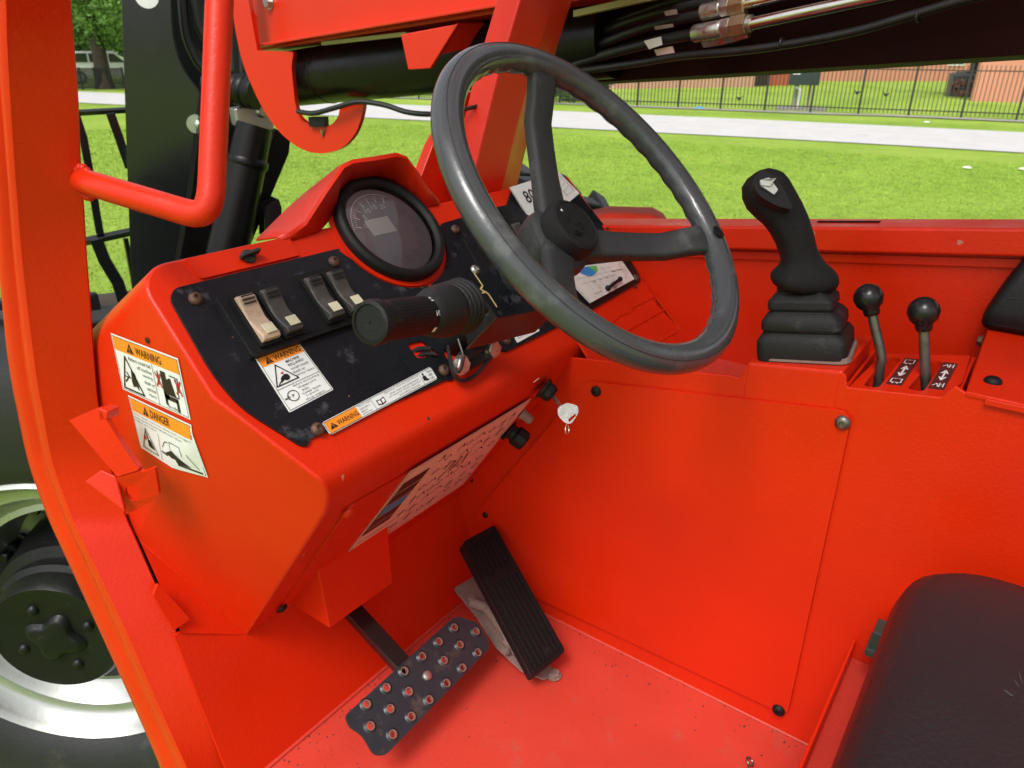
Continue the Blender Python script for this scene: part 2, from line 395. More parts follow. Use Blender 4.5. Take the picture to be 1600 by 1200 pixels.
    def finish(s, mats):
        for k, mb in s.mb.items():
            nm, m = mats[k]
            # turn every face to the reader
            me_f = []
            for f in mb.f:
                a, b, c = [mb.v[i] for i in f[:3]]
                me_f.append(f if (b-a).cross(c-b).dot(s.n) > 0 else tuple(reversed(f)))
            mb.f = me_f
            ob_ = build(nm, mb, m, s.o, smooth=0, recalc=False)
            if nm not in ('orange_band','dark_block'): ob_['kind'] = 'stuff'
        return s.o
STD = {'ink': ('lettering', INK), 'band': ('orange_band', ORANGE), 'orange_mark': ('alert_mark', ORANGE), 'red': ('red_cross', INKRED), 'blue': ('blue_zone', INKBLUE),
       'green': ('green_zone', INKGREEN), 'plate': ('dark_block', PLATE), 'white': ('pale_mark', INKW), 'gold': ('gold_line', GOLD), 'pic': ('pictogram', INK)}

def screw(p, n, r, m, parent, recess=True, dark=INK, name='screw'):
    mb = MB().lathe([(r,0),(r,r*.16),(r*.93,r*.38),(r*.70,r*.60),(r*.42,r*.70),(r*.36,r*.70),(r*.33,r*.45),(0,r*.42)], p, n, 20)
    return build(name, mb, m, parent, smooth=50)
def hexbolt(p, n, r, m, parent, name='bolt'):
    mb = MB().lathe([(r*1.35,0),(r*1.35,r*.25),(r*1.0,r*.25)], p, n, 24)
    n = Vector(n).normalized(); mb.lathe([(r*1.12,r*.2),(r*1.12,r*.75),(r*1.0,r*.95),(0,r*.95)], p, n, 6)
    return build(name, mb, m, parent, smooth=25)

exec_parts = []
# =================================================================== SETTING
def ground_mat():
    m, N, L, b = new_mat('lawn_ground')
    g = N.new('ShaderNodeNewGeometry')
    def noise(sc, d, r=.6):
        n = N.new('ShaderNodeTexNoise'); n.inputs['Scale'].default_value = sc; n.inputs['Detail'].default_value = d; n.inputs['Roughness'].default_value = r
        L.new(g.outputs['Position'], n.inputs['Vector']); return n
    n1, n2, n3 = noise(.3, 5), noise(5, 6, .7), noise(60, 4, .7)
    a1 = N.new('ShaderNodeMath'); a1.operation = 'MULTIPLY_ADD'; a1.inputs[1].default_value = .45; L.new(n1.outputs[0], a1.inputs[0])
    a2 = N.new('ShaderNodeMath'); a2.operation = 'MULTIPLY_ADD'; a2.inputs[1].default_value = .35; a2.inputs[2].default_value = 0; L.new(n2.outputs[0], a2.inputs[0])
    a3 = N.new('ShaderNodeMath'); a3.operation = 'MULTIPLY_ADD'; a3.inputs[1].default_value = .2; L.new(n3.outputs[0], a3.inputs[0]); L.new(a2.outputs[0], a3.inputs[2])
    L.new(a3.outputs[0], a1.inputs[2])
    cr = N.new('ShaderNodeValToRGB'); e = cr.color_ramp.elements
    e[0].position = .38; e[0].color = (.18,.305,.034,1); e[1].position = .62; e[1].color = (.385,.51,.085,1)
    k = e.new(.5); k.color = (.285,.43,.054,1)
    L.new(a1.outputs[0], cr.inputs[0]); L.new(cr.outputs[0], b.inputs['Base Color'])
    b.inputs['Roughness'].default_value = .85; b.inputs['Specular IOR Level'].default_value = .2
    bp = N.new('ShaderNodeBump'); bp.inputs['Strength'].default_value = .8; bp.inputs['Distance'].default_value = .03
    L.new(n3.outputs[0], bp.inputs['Height']); L.new(bp.outputs[0], b.inputs['Normal'])
    return m
LAWN = ground_mat()
BLADE = mat('grass_blade', (.285,.43,.056), .65, var=.25, vscale=3, spec=.3)
CONC = mat('pale_concrete_road', (.56,.55,.54), .8, var=.06, vscale=1.2, bump=.4, bscale=30, dirt=(.36,.35,.33), dirt_amt=.5, dscale=2, dthr=.55)
CONC2 = mat('grey_pavement_concrete', (.34,.32,.29), .85, var=.12, vscale=2, bump=.3, bscale=20)
STUCCO = mat('salmon_stucco', (.62,.27,.18), .85, var=.05, vscale=.6, bump=.2, bscale=30)
STUCCO2 = mat('brick_red_stucco', (.45,.11,.055), .85, var=.08, vscale=.6)
FENCEM = mat('black_fence_iron', (.03,.03,.03), .5)
TRUNK = mat('tree_bark', (.055,.042,.032), .85, var=.3, vscale=6, bump=.6, bscale=20)
LEAF = mat('bright_leaf', (.11,.24,.03), .55, var=.5, vscale=1.4)
LEAF2 = mat('dark_leaf', (.05,.11,.02), .55, var=.5, vscale=1.4)
DRYLEAF = mat('dry_reddish_leaf', (.16,.07,.045), .7, var=.4, vscale=6)
CARW = mat('white_car_paint', (.70,.72,.74), .25, coat=.5)
CARGL = mat('dark_car_glass', (.02,.025,.03), .08)
WINM = mat('building_window_glass', (.10,.16,.15), .12)
GREENBOX = mat('dark_green_cabinet', (.028,.055,.045), .45, var=.1)
ACM = mat('grey_air_conditioner', (.10,.11,.12), .5, var=.1, vscale=4)
BIRDM = mat('dark_hen_feather', (.022,.018,.018), .6)
LITTER = mat('white_litter', (.75,.75,.74), .6)
BLUEL = mat('blue_litter', (.05,.30,.62), .5)

def strip(pl, pr, z, n=24):
    mb = MB(); L1 = spline([Vector((x, y, z)) for x, y in pl], n); R1 = spline([Vector((x, y, z)) for x, y in pr], n)
    for i in range(len(L1)-1): mb.add([L1[i], L1[i+1], R1[i+1], R1[i]], [(0,1,2,3)])
    return mb
mb = MB(); N = 40
mb.add([(-600+1500*i/N, -700+1700*j/N, 0) for j in range(N+1) for i in range(N+1)], [(j*(N+1)+i, j*(N+1)+i+1, (j+1)*(N+1)+i+1, (j+1)*(N+1)+i) for j in range(N) for i in range(N)])
tag(build('lawn', mb, LAWN, smooth=0), kind='structure')
tag(build('road', strip([(20.5,-60),(20.2,-20),(18.95,.79),(17.3,11.1),(14.1,28.4),(9,60),(0,120)], [(26.4,-60),(26,-20),(24.5,1.1),(22.6,14.6),(18.1,36.2),(14,64),(5,124)], .02), CONC, smooth=0), kind='structure')
tag(build('kerb_strip', strip([(29.5,-40),(28.6,0),(27.4,8),(25.2,20),(21,36)], [(30.3,-40),(29.4,0),(28.1,8),(25.9,20),(21.7,36)], .03), CONC2, smooth=0), kind='structure')

# grass blades scattered over the near lawn (one object of stuff)
def blade_patch():
    mb = MB(); R = random.Random(3)
    for i in range(240000):
        d = 2.2+R.random()**.7*19; a = math.radians(-4+ (R.random()*98)); x = d*math.sin(a); y = d*math.cos(a)
        if x > 17.0-y*.10 or y > 30: continue
        if x < 1.0 and y < 2.6: continue
        h = .008+R.random()*.014; ww = .003+.0007*d; t = R.random()*6.28
        lx, ly = math.cos(t)*ww, math.sin(t)*ww; bx_, by_ = (R.random()-.5)*h, (R.random()-.5)*h
        mb.v += [(x-lx, y-ly, 0), (x+lx, y+ly, 0), (x+bx_, y+by_, h)]; k = len(mb.v); mb.f.append((k-3, k-2, k-1))
    me = bpy.data.meshes.new('grass'); me.from_pydata(mb.v, [], mb.f)
    return link('grass', me, BLADE, None, smooth=0)
tag(blade_patch(), 'short bright green mown grass covering the lawn beyond the cab', 'grass', kind='stuff')

# ---- fence
fence = thing('iron_fence', 'long black iron picket fence in front of the salmon buildings', 'fence', (29.0,8,0))
def fence_at(t): # t metres from right end
    P = [Vector((31.0,-6,0)), Vector((29.75,2.17,0)), Vector((28.9,7,0)), Vector((27.2,14,0)), Vector((24.5,24,0)), Vector((21.5,34,0))]
    for a, b in zip(P, P[1:]):
        l = (b-a).length
        if t <= l: return a+(b-a)*(t/l), (b-a).normalized()
        t -= l
    return P[-1], (P[-1]-P[-2]).normalized()
PH = 1.57
pm = MB().bx(-.011,.011,-.011,.011,.06,PH-.02).lathe([(.02,PH-.03),(.012,PH),(.0005,PH+.05)], (0,0,0), (0,0,1), 5)
pme = bpy.data.meshes.new('picket'); pme.from_pydata([v for v in pm.v], [], pm.f); pme.materials.append(FENCEM)
pm2 = MB().bx(-.032,.032,-.032,.032,0,PH+.06).ball((0,0,PH+.1),.05,10,6)
pme2 = bpy.data.meshes.new('post'); pme2.from_pydata([v for v in pm2.v], [], pm2.f); pme2.materials.append(FENCEM)
SP = 1.56; NP = 24
for i in range(NP):
    p, d = fence_at(i*SP)
    o = link('post', pme2, None, fence, smooth=0, loc=p)
    if i < NP-1:
        q, d2 = fence_at((i+1)*SP)
        for zz in (.18, PH-.14):
            build('rail', MB().box((p+q)/2+Vector((0,0,zz)), (q-p)/2, Vector((.012,0,0)), Vector((0,0,.018))), FENCEM, fence, smooth=0)
        for k in range(1, 12):
            link('picket', pme, None, fence, smooth=0, loc=p+(q-p)*(k/12))

# ---- buildings
def wallbox(mb, a, b, h, dpt, z0=0):
    a, b = Vector((*a, 0)), Vector((*b, 0)); d = (b-a).normalized(); n = Vector((-d.y, d.x, 0))
    if n.dot(CAM-a) > 0: n = -n
    mb.box((a+b)/2+n*dpt/2+Vector((0,0,z0+h/2)), (b-a)/2, n*dpt/2, (0,0,h/2)); return d, n
def window(par, a, b, t0, t1, z0, z1):
    a, b = Vector((*a, 0)), Vector((*b, 0)); d = (b-a).normalized(); n = Vector((-d.y, d.x, 0))
    if n.dot(CAM-a) < 0: n = -n
    c = a+d*(t0+t1)/2+Vector((0,0,(z0+z1)/2)); hw = (t1-t0)/2; hz = (z1-z0)/2
    f = MB()
    for sx in (-1,1): f.box(c+d*sx*hw+n*.03, d*.05, n*.06, (0,0,hz+.05))
    for sz in (-1,1): f.box(c+Vector((0,0,sz*hz))+n*.03, d*hw, n*.055, (0,0,.05))
    f.box(c+n*.03, d*.03, n*.05, (0,0,hz))
    fo = build('window', f, FENCEM if hw > 9 else LITTER, par, smooth=0)
    build('pane', MB().box(c+n*.02, d*hw, n*.02, (0,0,hz)), WINM, fo, smooth=0)
def PX0(u, v): p = atz(u, v, 0); return (p.x, p.y)
b1 = thing('salmon_building', 'salmon stucco building at the right with its wall close behind the fence', 'building', (44,2,0), 'salmon buildings behind the fence')
A1, A2 = PX0(1519,158), (47.5,-14)
mb = MB(); wallbox(mb, A1, A2, 6.5, .6); build('wall', mb, STUCCO, b1, smooth=0)
build('roof', MB().bx(42,60,-15,5,6.5,6.8), CONC2, b1, smooth=0)
window(b1, A1, A2, 6, 7.6, 2.4, 4.0)
b2 = thing('salmon_building', 'long salmon stucco building set back behind the picket fence, with a row of small windows', 'building', (80,14,0), 'salmon buildings behind the fence')
C1, C2 = PX0(1560,127), PX0(1232,127)
mb = MB(); wallbox(mb, C1, C2, 7, 9); build('wall', mb, STUCCO, b2, smooth=0)
mb = MB(); wallbox(mb, C1, C2, .3, 9.6, 7); build('roof', mb, CONC2, b2, smooth=0)
Lb = (Vector(C2)-Vector(C1)).length
for u0, u1 in ((1391,1412),(1420,1442),(1482,1506),(1330,1350)):
    Q = Plane((*C1,0), Vector((C2[1]-C1[1], -(C2[0]-C1[0]), 0)))
    w0 = (Q(u1,100).xy-Vector(C1)).length; w1 = (Q(u0,100).xy-Vector(C1)).length
    window(b2, C1, C2, min(w0,w1), max(w0,w1), 1.3, 2.7)
b3 = thing('salmon_building', 'pinkish building left of the dark doorway, seen under the shaded boom', 'building', (50,20,0), 'salmon buildings behind the fence')
D1, D2 = PX0(1178,136), PX0(960,139)
mb = MB(); d_, n_ = wallbox(mb, D1, D2, 6, 9); build('wall', mb, mat('pale_pink_stucco', (.66,.36,.27), .85, var=.05, vscale=.6), b3, smooth=0)
mb = MB(); wallbox(mb, D1, D2, .3, 9.5, 6); build('roof', mb, CONC2, b3, smooth=0)
b4 = thing('brick_red_building', 'narrow brick red wall with a dark doorway between the two salmon buildings', 'building', (56,19,0))
E1, E2 = PX0(1232,134), PX0(1200,134)
mb = MB(); wallbox(mb, E1, E2, 6, 6); build('wall', mb, STUCCO2, b4, smooth=0)
mb = MB(); wallbox(mb, E2, PX0(1179,135), 4, 5); build('doorway', mb, mat('dark_door', (.035,.018,.015), .6), b4, smooth=0)
mb = MB(); wallbox(mb, E1, E2, .3, 6.4, 6); build('roof', mb, CONC2, b4, smooth=0)

# ---- utility box, air conditioners, hens, litter
def ubox():
    t = thing('transformer_cabinet', 'dark green utility cabinet raised on a pale stand behind the fence', 'utility box', (31.5,9,0))
    c = atz(1250,178,0); c = Vector((c.x+2.0, c.y+.6, 0)); dd = Vector((-.3,.95,0)).normalized(); nn = Vector((dd.y,-dd.x,0))
    R = c.length; s = R/FPX*1.08
    build('slab', MB().box(c+Vector((0,0,.05)), dd*s*30, nn*.5, (0,0,.06)), CONC2, t, smooth=0, bevel=.01)
    build('cabinet', MB().box(c+Vector((-.05,0,s*43)), dd*s*18, nn*.35, (0,0,s*13)), GREENBOX, t, smooth=0, bevel=.02)
    build('lid', MB().box(c+Vector((-.05,0,s*57)), dd*s*19, nn*.38, (0,0,s*1.2)), GREENBOX, t, smooth=0, bevel=.01)
    for k in (-1,1): build('leg', MB().box(c+dd*s*8*k+Vector((0,0,s*16)), dd*s*1.6, nn*.05, (0,0,s*15)), CONC2, t, smooth=0)
    build('notice_plate', MB().box(c+dd*s*10-nn*.37+Vector((-.05,0,s*48)), dd*s*5, nn*.01, (0,0,s*6)), LITTER, t, smooth=0)
    build('meter_pipe', MB().tube([c+Vector((-.3,0,.1)), c+Vector((-.3,0,s*24)), c+dd*s*6+Vector((-.3,0,s*28))], .05, 8), LITTER, t)
ubox()
def acunit(u, v, wpx, hpx, label):
    p = atz(u, v, 0); s = depth(p)/FPX; t = thing('air_conditioner', label, 'air conditioner', p, 'air conditioners by the salmon buildings')
    d = Vector((-.35,.93,0)).normalized(); n = Vector((d.y,-d.x,0))
    build('casing', MB().box(p+Vector((0,0,hpx*s/2)), d*wpx*s/2, n*.4, (0,0,hpx*s/2)), ACM, t, smooth=0, bevel=.03)
    for k in range(7): build('grille_slat', MB().box(p-n*.42+Vector((0,0,hpx*s*(.12+.12*k))), d*wpx*s*.45, n*.02, (0,0,hpx*s*.02)), FENCEM, t, smooth=0)
    build('fan_guard', MB().lathe([(wpx*s*.36,0),(wpx*s*.34,.06),(.05,.09)], p+Vector((0,0,hpx*s)), (0,0,1), 16), FENCEM, t)
acunit(1497,151,34,34,'grey air conditioner beside the corner of the nearest salmon wall, with dry shrub in front')
acunit(1328,122,26,12,'far grey air conditioner low against the long set back salmon wall')
acunit(1165,135,12,6,'small dark air conditioner at the foot of the pinkish wall left of the doorway')
acunit(1244,131,9,6,'tiny dark unit on the grass just right of the brick red wall')
def hen(u, v, spx, flip, label):
    p = atz(u, v, 0); s = depth(p)/FPX*spx; t = thing('hen', label, 'hen', p, 'dark hens on the grass behind the fence')
    d = Vector((-.3,.95,0))*(1 if flip else -1); d.normalize(); z = Vector((0,0,1))
    rings = []
    for k, (a, h, r) in enumerate([(-.62,.80,.02),(-.50,.72,.10),(-.25,.52,.24),(0,.48,.28),(.22,.56,.22),(.36,.78,.11),(.42,.95,.09),(.50,.98,.07),(.60,.93,.01)]):
        sd_ = Vector((d.y,-d.x,0)); c = p+d*a*s+z*h*s
        rings.append([c+(sd_*math.cos(q)*.8+z*math.sin(q))*r*s for q in [2*math.pi*i/10 for i in range(10)]])
    build('body', MB().loft(rings), BIRDM, t, smooth=80)
    for k in (-1,1): build('leg', MB().tube([p+Vector((d.y,-d.x,0))*.1*s*k+z*.3*s, p+Vector((d.y,-d.x,0))*.1*s*k], .02*s, 6), BRASS, t)
hen(1383,153,9,True,'black hen pecking on the grass left of the tallest middle fence posts')
hen(1155,159,9,False,'black hen walking near the left end of the fence, below the pinkish wall')
hen(1338,150,9,True,'dark hen standing upright close behind the fence right of the green cabinet')
for (u, v, r, l, mt) in [(1511,262,6,'largest scrap of white litter on the open lawn at right', LITTER), (1598,264,5,'white litter scrap cut by the right edge of the view', LITTER), (1448,191,4,'white scrap on the grass verge beyond the road', LITTER), (1093,169,6,'small blue plastic scrap at the foot of the fence', BLUEL)]:
    p = atz(u, v, .03); s = depth(p)/FPX*r
    mb = MB(); R = random.Random(u)
    mb.loft([[p+Vector((math.cos(a)*s*q*(.8+.4*R.random()), math.sin(a)*s*1.2*q*(.8+.4*R.random()), h*s*.35)) for a in [i*.7 for i in range(9)]] for q, h in ((1,0),(.8,.7),(.3,1.1))])
    tag(build('litter_scrap', mb, mt, smooth=60), l, 'litter', 'litter scraps on the grass')

# ---- trees
def crown(mb, c, rx, ry, rz, n, ls, seed, clumps=24):
    R = random.Random(seed); cl = []
    for i in range(clumps):
        while True:
            q = Vector((R.uniform(-1,1), R.uniform(-1,1), R.uniform(-1,1)))
            if q.length < 1: break
        q = q.normalized()*(q.length**.45)
        cl.append((Vector((q.x*rx, q.y*ry, q.z*rz)), R.uniform(.22,.42)))
    for i in range(n):
        k, r = cl[R.randrange(clumps)]; q = Vector((R.gauss(0,1), R.gauss(0,1), R.gauss(0,1))).normalized()*(R.random()**.4)
        p = c+k+Vector((q.x*rx*r, q.y*ry*r, q.z*rz*r*.8))
        a = Vector((R.gauss(0,1), R.gauss(0,1), R.gauss(0,1))).normalized()*ls*R.uniform(.6,1.3); b = a.cross(Vector((R.gauss(0,1), R.gauss(0,1), R.gauss(0,1)))).normalized()*ls*.5
        mb.v += [p-a, p-b, p+a, p+b]; m = len(mb.v); mb.f.append((m-4, m-3, m-2, m-1))
def tree(base, h_tr, r_tr, cc, rr, n, ls, leafm, label, seed, name='broadleaf_tree', limbs=6):
    t = thing(name, label, 'tree', base, 'trees beyond the lawn'); base = Vector(base); R = random.Random(seed)
    mb = MB(); top = base+Vector((0,0,h_tr)); cc = Vector(cc)
    mb.tube([base-Vector((0,0,.1)), base+Vector((0,0,h_tr*.15)), base+Vector((.1*r_tr,0,h_tr*.6)), top], [r_tr*1.5, r_tr*1.05, r_tr*.9, r_tr*.85], 12)
    tr = build('trunk', mb, TRUNK, t)
    for k in range(limbs):
        a = 6.28*k/limbs+R.random(); e = cc+Vector((math.cos(a)*rr[0]*.6, math.sin(a)*rr[1]*.6, R.uniform(-.4,.5)*rr[2]))
        st = top-Vector((0,0,R.random()*h_tr*.2)); build('limb', MB().tube(spline([st, st*.5+e*.5+Vector((0,0,rr[2]*.05)), e], 4), [r_tr*.5*(1-i/9*.8) for i in range(9)], 7), TRUNK, tr)
    mb = MB(); crown(mb, cc, rr[0], rr[1], rr[2], n, ls, seed)
    me = bpy.data.meshes.new('crown'); me.from_pydata([v-cc for v in mb.v], [], mb.f); link('crown', me, leafm, t, smooth=0, loc=cc)
    return t
tb = atz(165,139,0)
tree(tb, 2.6, .36, tb+Vector((.1,0,5.6)), (4.2,4.2,3.6), 26000, .13, LEAF, 'large bright green tree at far left, standing behind the road', 11)
tb2 = atz(105,128,0)
tree(tb2, 2.5, .4, tb2+Vector((0,0,5.5)), (5,5,4.2), 14000, .2, LEAF2, 'darker tree far behind the large bright one, hidden by the red post', 12)
t3 = atz(1511,150,0)
tree(t3, 2.0, .22, t3+Vector((0,0,4.4)), (1.9,1.9,1.6), 5000, .1, LEAF2, 'small bare trunked tree in front of the nearest salmon wall', 13, limbs=5)
sb = atz(1506,153,0)
mb = MB(); crown(mb, Vector((sb.x-.6, sb.y, .45)), .55, .5, .42, 1500, .07, 5, 10)
me = bpy.data.meshes.new('dry_shrub'); me.from_pydata([v-Vector((sb.x,sb.y,0)) for v in mb.v], [], mb.f)
tag(link('dry_shrub', me, DRYLEAF, None, smooth=0, loc=Vector((sb.x,sb.y,0))), 'dry reddish shrub in front of the air conditioner at right', 'shrub')
for i, (u, v, r, l) in enumerate([(893,160,1.1,'round green bush at the left end of the picket fence'), (925,158,.9,'lower green bush right of the round one at the fence end')]):
    p = atz(u, v, 0); mb = MB(); crown(mb, Vector((0,0,r*.8)), r*1.3, r*1.3, r*.9, 3500, .07, 20+i, 14)
    me = bpy.data.meshes.new('green_bush'); me.from_pydata(mb.v, [], mb.f); tag(link('green_bush', me, LEAF2, None, smooth=0, loc=p), l, 'bush', 'bushes at the left end of the picket fence')
# distant tree line: reads as one mass
mb = MB(); R = random.Random(9)
for i in range(60):
    a = math.radians(-25+i*2.1); d = 150+R.random()*40; c = Vector((math.sin(a)*d, math.cos(a)*d, 4)); crown(mb, c, 7, 7, 6+R.random()*3, 420, .9, 100+i, 8)
me = bpy.data.meshes.new('distant_trees'); me.from_pydata(mb.v, [], mb.f)
tag(link('distant_trees', me, LEAF2, None, smooth=0), 'far off wood beyond the road and the buildings', 'wood', kind='stuff')

# ---- white car parked behind the left tree
def suv():
    p = atz(168,133,0); p = Vector((p.x+1.0, p.y+2.0, 0)); t = thing('parked_car', 'white car parked behind the trunk of the large bright green tree', 'car', p)
    d = Vector((.95,-.3,0)).normalized(); n = Vector((d.y,-d.x,0))
    if n.dot(CAM-p) < 0: n = -n
    prof = [(-2.3,.35),(-2.35,.8),(-2.2,1.05),(-1.9,1.12),(-1.5,1.7),(.5,1.75),(1.2,1.12),(2.1,.98),(2.3,.7),(2.3,.35)]
    side = lambda off, q=1: [p+d*a*q+n*off+Vector((0,0,b)) for a, b in prof]
    build('body', MB().loft([side(-.9), side(.9)]), CARW, t, smooth=25, bevel=.06)
    for a0, a1, c0, c1 in ((-1.72,-.9,-1.42,-.9),(-.8,.1,-.8,.1),(.2,1.0,.2,.48)):
        build('window', MB().poly([p+d*a0+n*.925+Vector((0,0,1.15)), p+d*a1+n*.925+Vector((0,0,1.15)), p+d*c1+n*.925+Vector((0,0,1.6)), p+d*c0+n*.925+Vector((0,0,1.6))], n, .02), CARGL, t, smooth=0)
    for a in (-1.45,1.45):
        for sg in (-1,1):
            wv = build('wheel', MB().lathe([(.12,0),(.22,.03),(.22,.05)], p+d*a+n*.86*sg+Vector((0,0,.36)), n*sg, 16), SILVER, t)
            build('tyre', MB().torus(p+d*a+n*.84*sg+Vector((0,0,.36)), n, .29, .09, 24, 8), TYREM, wv)
    for sg in (-1,1): build('headlight', MB().ball(p+d*2.22+n*.65*sg+Vector((0,0,.82)), .12, 10, 6), LITTER, t)
suv()
mf = thing('mesh_fence', 'low dark mesh fence in front of the white car at far left', 'fence', atz(160,139,0))
fa, fb = atz(60,141,0), atz(196,139,0)
for k in range(7):
    p = fa+(fb-fa)*(k/6); build('post', MB().box(p+Vector((0,0,.5)), (.04,0,0), (0,.04,0), (0,0,.5)), FENCEM, mf, smooth=0)
for zz in (.08,.95): build('rail', MB().box((fa+fb)/2+Vector((0,0,zz)), (fb-fa)/2, (0,.02,0), (0,0,.02)), FENCEM, mf, smooth=0)
mm = MB()
for k in range(90):
    p = fa+(fb-fa)*(k/90); mm.box(p+Vector((0,0,.5)), (.014,0,0), (0,.01,0), (0,0,.45))
tag(build('mesh', mm, FENCEM, mf, smooth=0), kind='stuff')

# =================================================================== TELEHANDLER
T = thing('telehandler', 'bright red open-cab telehandler with black steering wheel, joystick and pedals, filling the foreground', 'telehandler', (.9,.2,0))
X3 = Vector((1,0,0)); Z3 = Vector((0,0,1)); Y3 = Vector((0,1,0))
# ---- floor and footwell
build('floor_plate', MB().bx(.335,.915,-.75,.724,FLOOR_Z-.012,FLOOR_Z), REDF, T, smooth=0, bevel=.002)
fw_top = .30
build('front_bulkhead', MB().poly([(x_, .724+.339*(z_-.8), z_) for x_, z_ in ((.352,.8),(.96,.8),(.96,1.35),(.47,1.35),(.47,.995),(.440,.992),(.364,1.040),(.354,1.040))], (0,-1,.339), .006), RED, T, smooth=0)
# sealed seams along the floor edges
build('floor_seam', MB().tube([Vector((.36,.7225,.8015)), Vector((.6,.7228,.8012)), Vector((.912,.7222,.8015))], .0032, 8), REDF, T, smooth=60)
build('floor_seam', MB().tube([Vector((.9135,-.3,.8012)), Vector((.9138,.3,.8015)), Vector((.9135,.72,.8012))], .0028, 8), REDF, T, smooth=60)
# side wall of the footwell with stepped upper edge
W = WALL
top = [(-.9,.78),(.735,.78),(.80,1.0),(.82,1.16)]
outl = [Vector((.915,-.75,.79)), Vector((.915,.745,.79)), Vector((.915,.84,1.10)), Vector((.915,.70,1.30)), W(905,560), W(1000,570), W(1069,580), W(1142,587), W(1154,590), W(1160,586), W(1166,571), W(1310,581), W(1321,586), W(1324,605), W(1470,621), W(1492,603), Vector((.915,.03,1.407)), Vector((.915,-.75,1.407))]
build('side_wall', MB().poly(outl, (-1,0,0), .005), RED, T, smooth=0, bevel=.0015)
# access panel
pp = rnd([W(921,594), W(1334,641), Vector((.915,.1375,.842)), W(839,931), W(757,868), W(748,797)], [.008,.020,.014,.01,.012,.012])
pp = [p-X3*.0065 for p in pp]
ap = build('access_panel', MB().poly(pp, (-1,0,0), .0050), RED, T, smooth=0, bevel=.0015, bseg=3)
for u, v, r in ((935,609,.0085),(1319,657,.0095),(1219,1105,.0095),(762,802,.006)):
    p = W(u, v); p.x = .9085; screw(p, (-1,0,0), r, BLKPLAS if u != 1319 else STEELD, ap)
# joystick box (raised) and tray
def dz(y): return 1.347+.15*(.364-y)
jz = lambda y: dz(y)+.022
J0, J1 = .279, .160
bxp = [(.9145,J0,jz(J0)),(.9145,J1,jz(J1)),(1.075,J1,jz(J1)),(1.075,J0,jz(J0))]
mb = MB(); topq = [Vector(p) for p in bxp]; bot = [Vector((p.x,p.y,1.18)) for p in topq]
mb.loft([bot, topq])
build('joystick_box', mb, RED, T, smooth=0, bevel=.004, bseg=3)
# tray behind the wall
build('tray_floor', MB().bx(.92,BACKX,-.6,.95,1.25,1.256), REDF, T, smooth=0)
bk = lambda u, v: atx(u, v, BACKX)
br0 = bk(950,352); 
def bz(y, z0): return z0-.12*y
# back wall follows the slope of the rail
yb0, yb1 = -.8, .86
def rz(y, base): return base-.125*y
mb = MB().poly([(BACKX,yb0,1.0),(BACKX,yb1,1.0),(BACKX,yb1,rz(yb1,1.512)),(BACKX,yb0,rz(yb0,1.512))], (-1,0,0), .006)
build('tray_back_wall', mb, RED, T, smooth=0)
# box rail on top: front face, top face
mb = MB()
ra, rb = -.8, .95
q = lambda x, y, b: Vector((x, y, rz(y, b)))
mb.loft([[q(BACKX-.022,ra,1.511), q(BACKX-.022,ra,1.549), q(BACKX+.062,ra,1.549), q(BACKX+.062,ra,1.511)], [q(BACKX-.022,rb,1.511), q(BACKX-.022,rb,1.549), q(BACKX+.062,rb,1.549), q(BACKX+.062,rb,1.511)]])
build('top_rail', mb, RED, T, smooth=0, bevel=.004, bseg=3)
mb = MB().loft([[q(BACKX-.006,ra,1.492), q(BACKX-.006,ra,1.505), q(BACKX-.001,ra,1.505), q(BACKX-.001,ra,1.492)], [q(BACKX-.006,rb,1.492), q(BACKX-.006,rb,1.505), q(BACKX-.001,rb,1.505), q(BACKX-.001,rb,1.492)]])
build('rail_lower_lip', mb, RED, T, smooth=0, bevel=.001)
mb = MB().poly([q(BACKX+.02,.30,1.5505), q(BACKX+.02,.21,1.5505), q(BACKX+.032,.21,1.5505), q(BACKX+.032,.30,1.5505)], (0,.125,1), .001)
build('rail_slot', mb, REDSHADE, T, smooth=0)

# ---- lever plate with two slots
def dk(u, v, h=0): return DECK(u, v, h)
lp = rnd([dk(1325,606), dk(1470,622), dk(1503,598), dk(1516,556), dk(1380,552)], [.002,.012,.006,.004,.004])
slots = []
for s4 in ([(1348,603),(1373,606),(1409,560),(1385,557)], [(1417,608),(1443,612),(1474,566),(1458,562)]):
    slots.append(rnd([dk(*c) for c in s4], .008, 4))
lev = build('lever_plate', MB().poly(lp, DECK.n, .006, slots), RED, T, smooth=0, bevel=.001)
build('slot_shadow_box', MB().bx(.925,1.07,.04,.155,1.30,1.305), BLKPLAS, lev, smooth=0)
mb = MB()
for y in (.156,.038): build('lever_box_side', MB().bx(.918,1.09,y-.002,y+.002,1.26,dz(y)-.004), RED, lev, smooth=0)
# edge turned up along the back of lever plate / housing line
def lever(u0, v0, um, vm, ub, vb, X, rb, label):
    s = thing_part('control_lever', label)
    c = atx(u0, v0, X); m_ = atx(um, vm, X); b_ = atx(ub, vb, X); b2_ = b_+(b_-m_)*.8
    build('lever_shaft', MB().tube(spline([b2_, b_, m_*.6+b_*.4, m_, m_*.5+c*.5, c], 4), .0062, 14), STEELD, s, smooth=60)
    build('lever_knob', MB().lathe([(.009,-rb*1.25),(.010,-rb*1.0),(rb*.55,-rb*.83),(rb*.85,-rb*.5),(rb,0),(rb*.93,rb*.37),(rb*.7,rb*.71),(rb*.38,rb*.92),(.0005,rb)], c, c-m_, 28), BALLM, s, smooth=80)
    return s
def thing_part(name, label=None):
    o = bpy.data.objects.new(name, None); COL.objects.link(o); o.parent = T; o.empty_display_size = .05
    o.location = -T.location.copy()*0
    if label: o['label'] = label
    return o
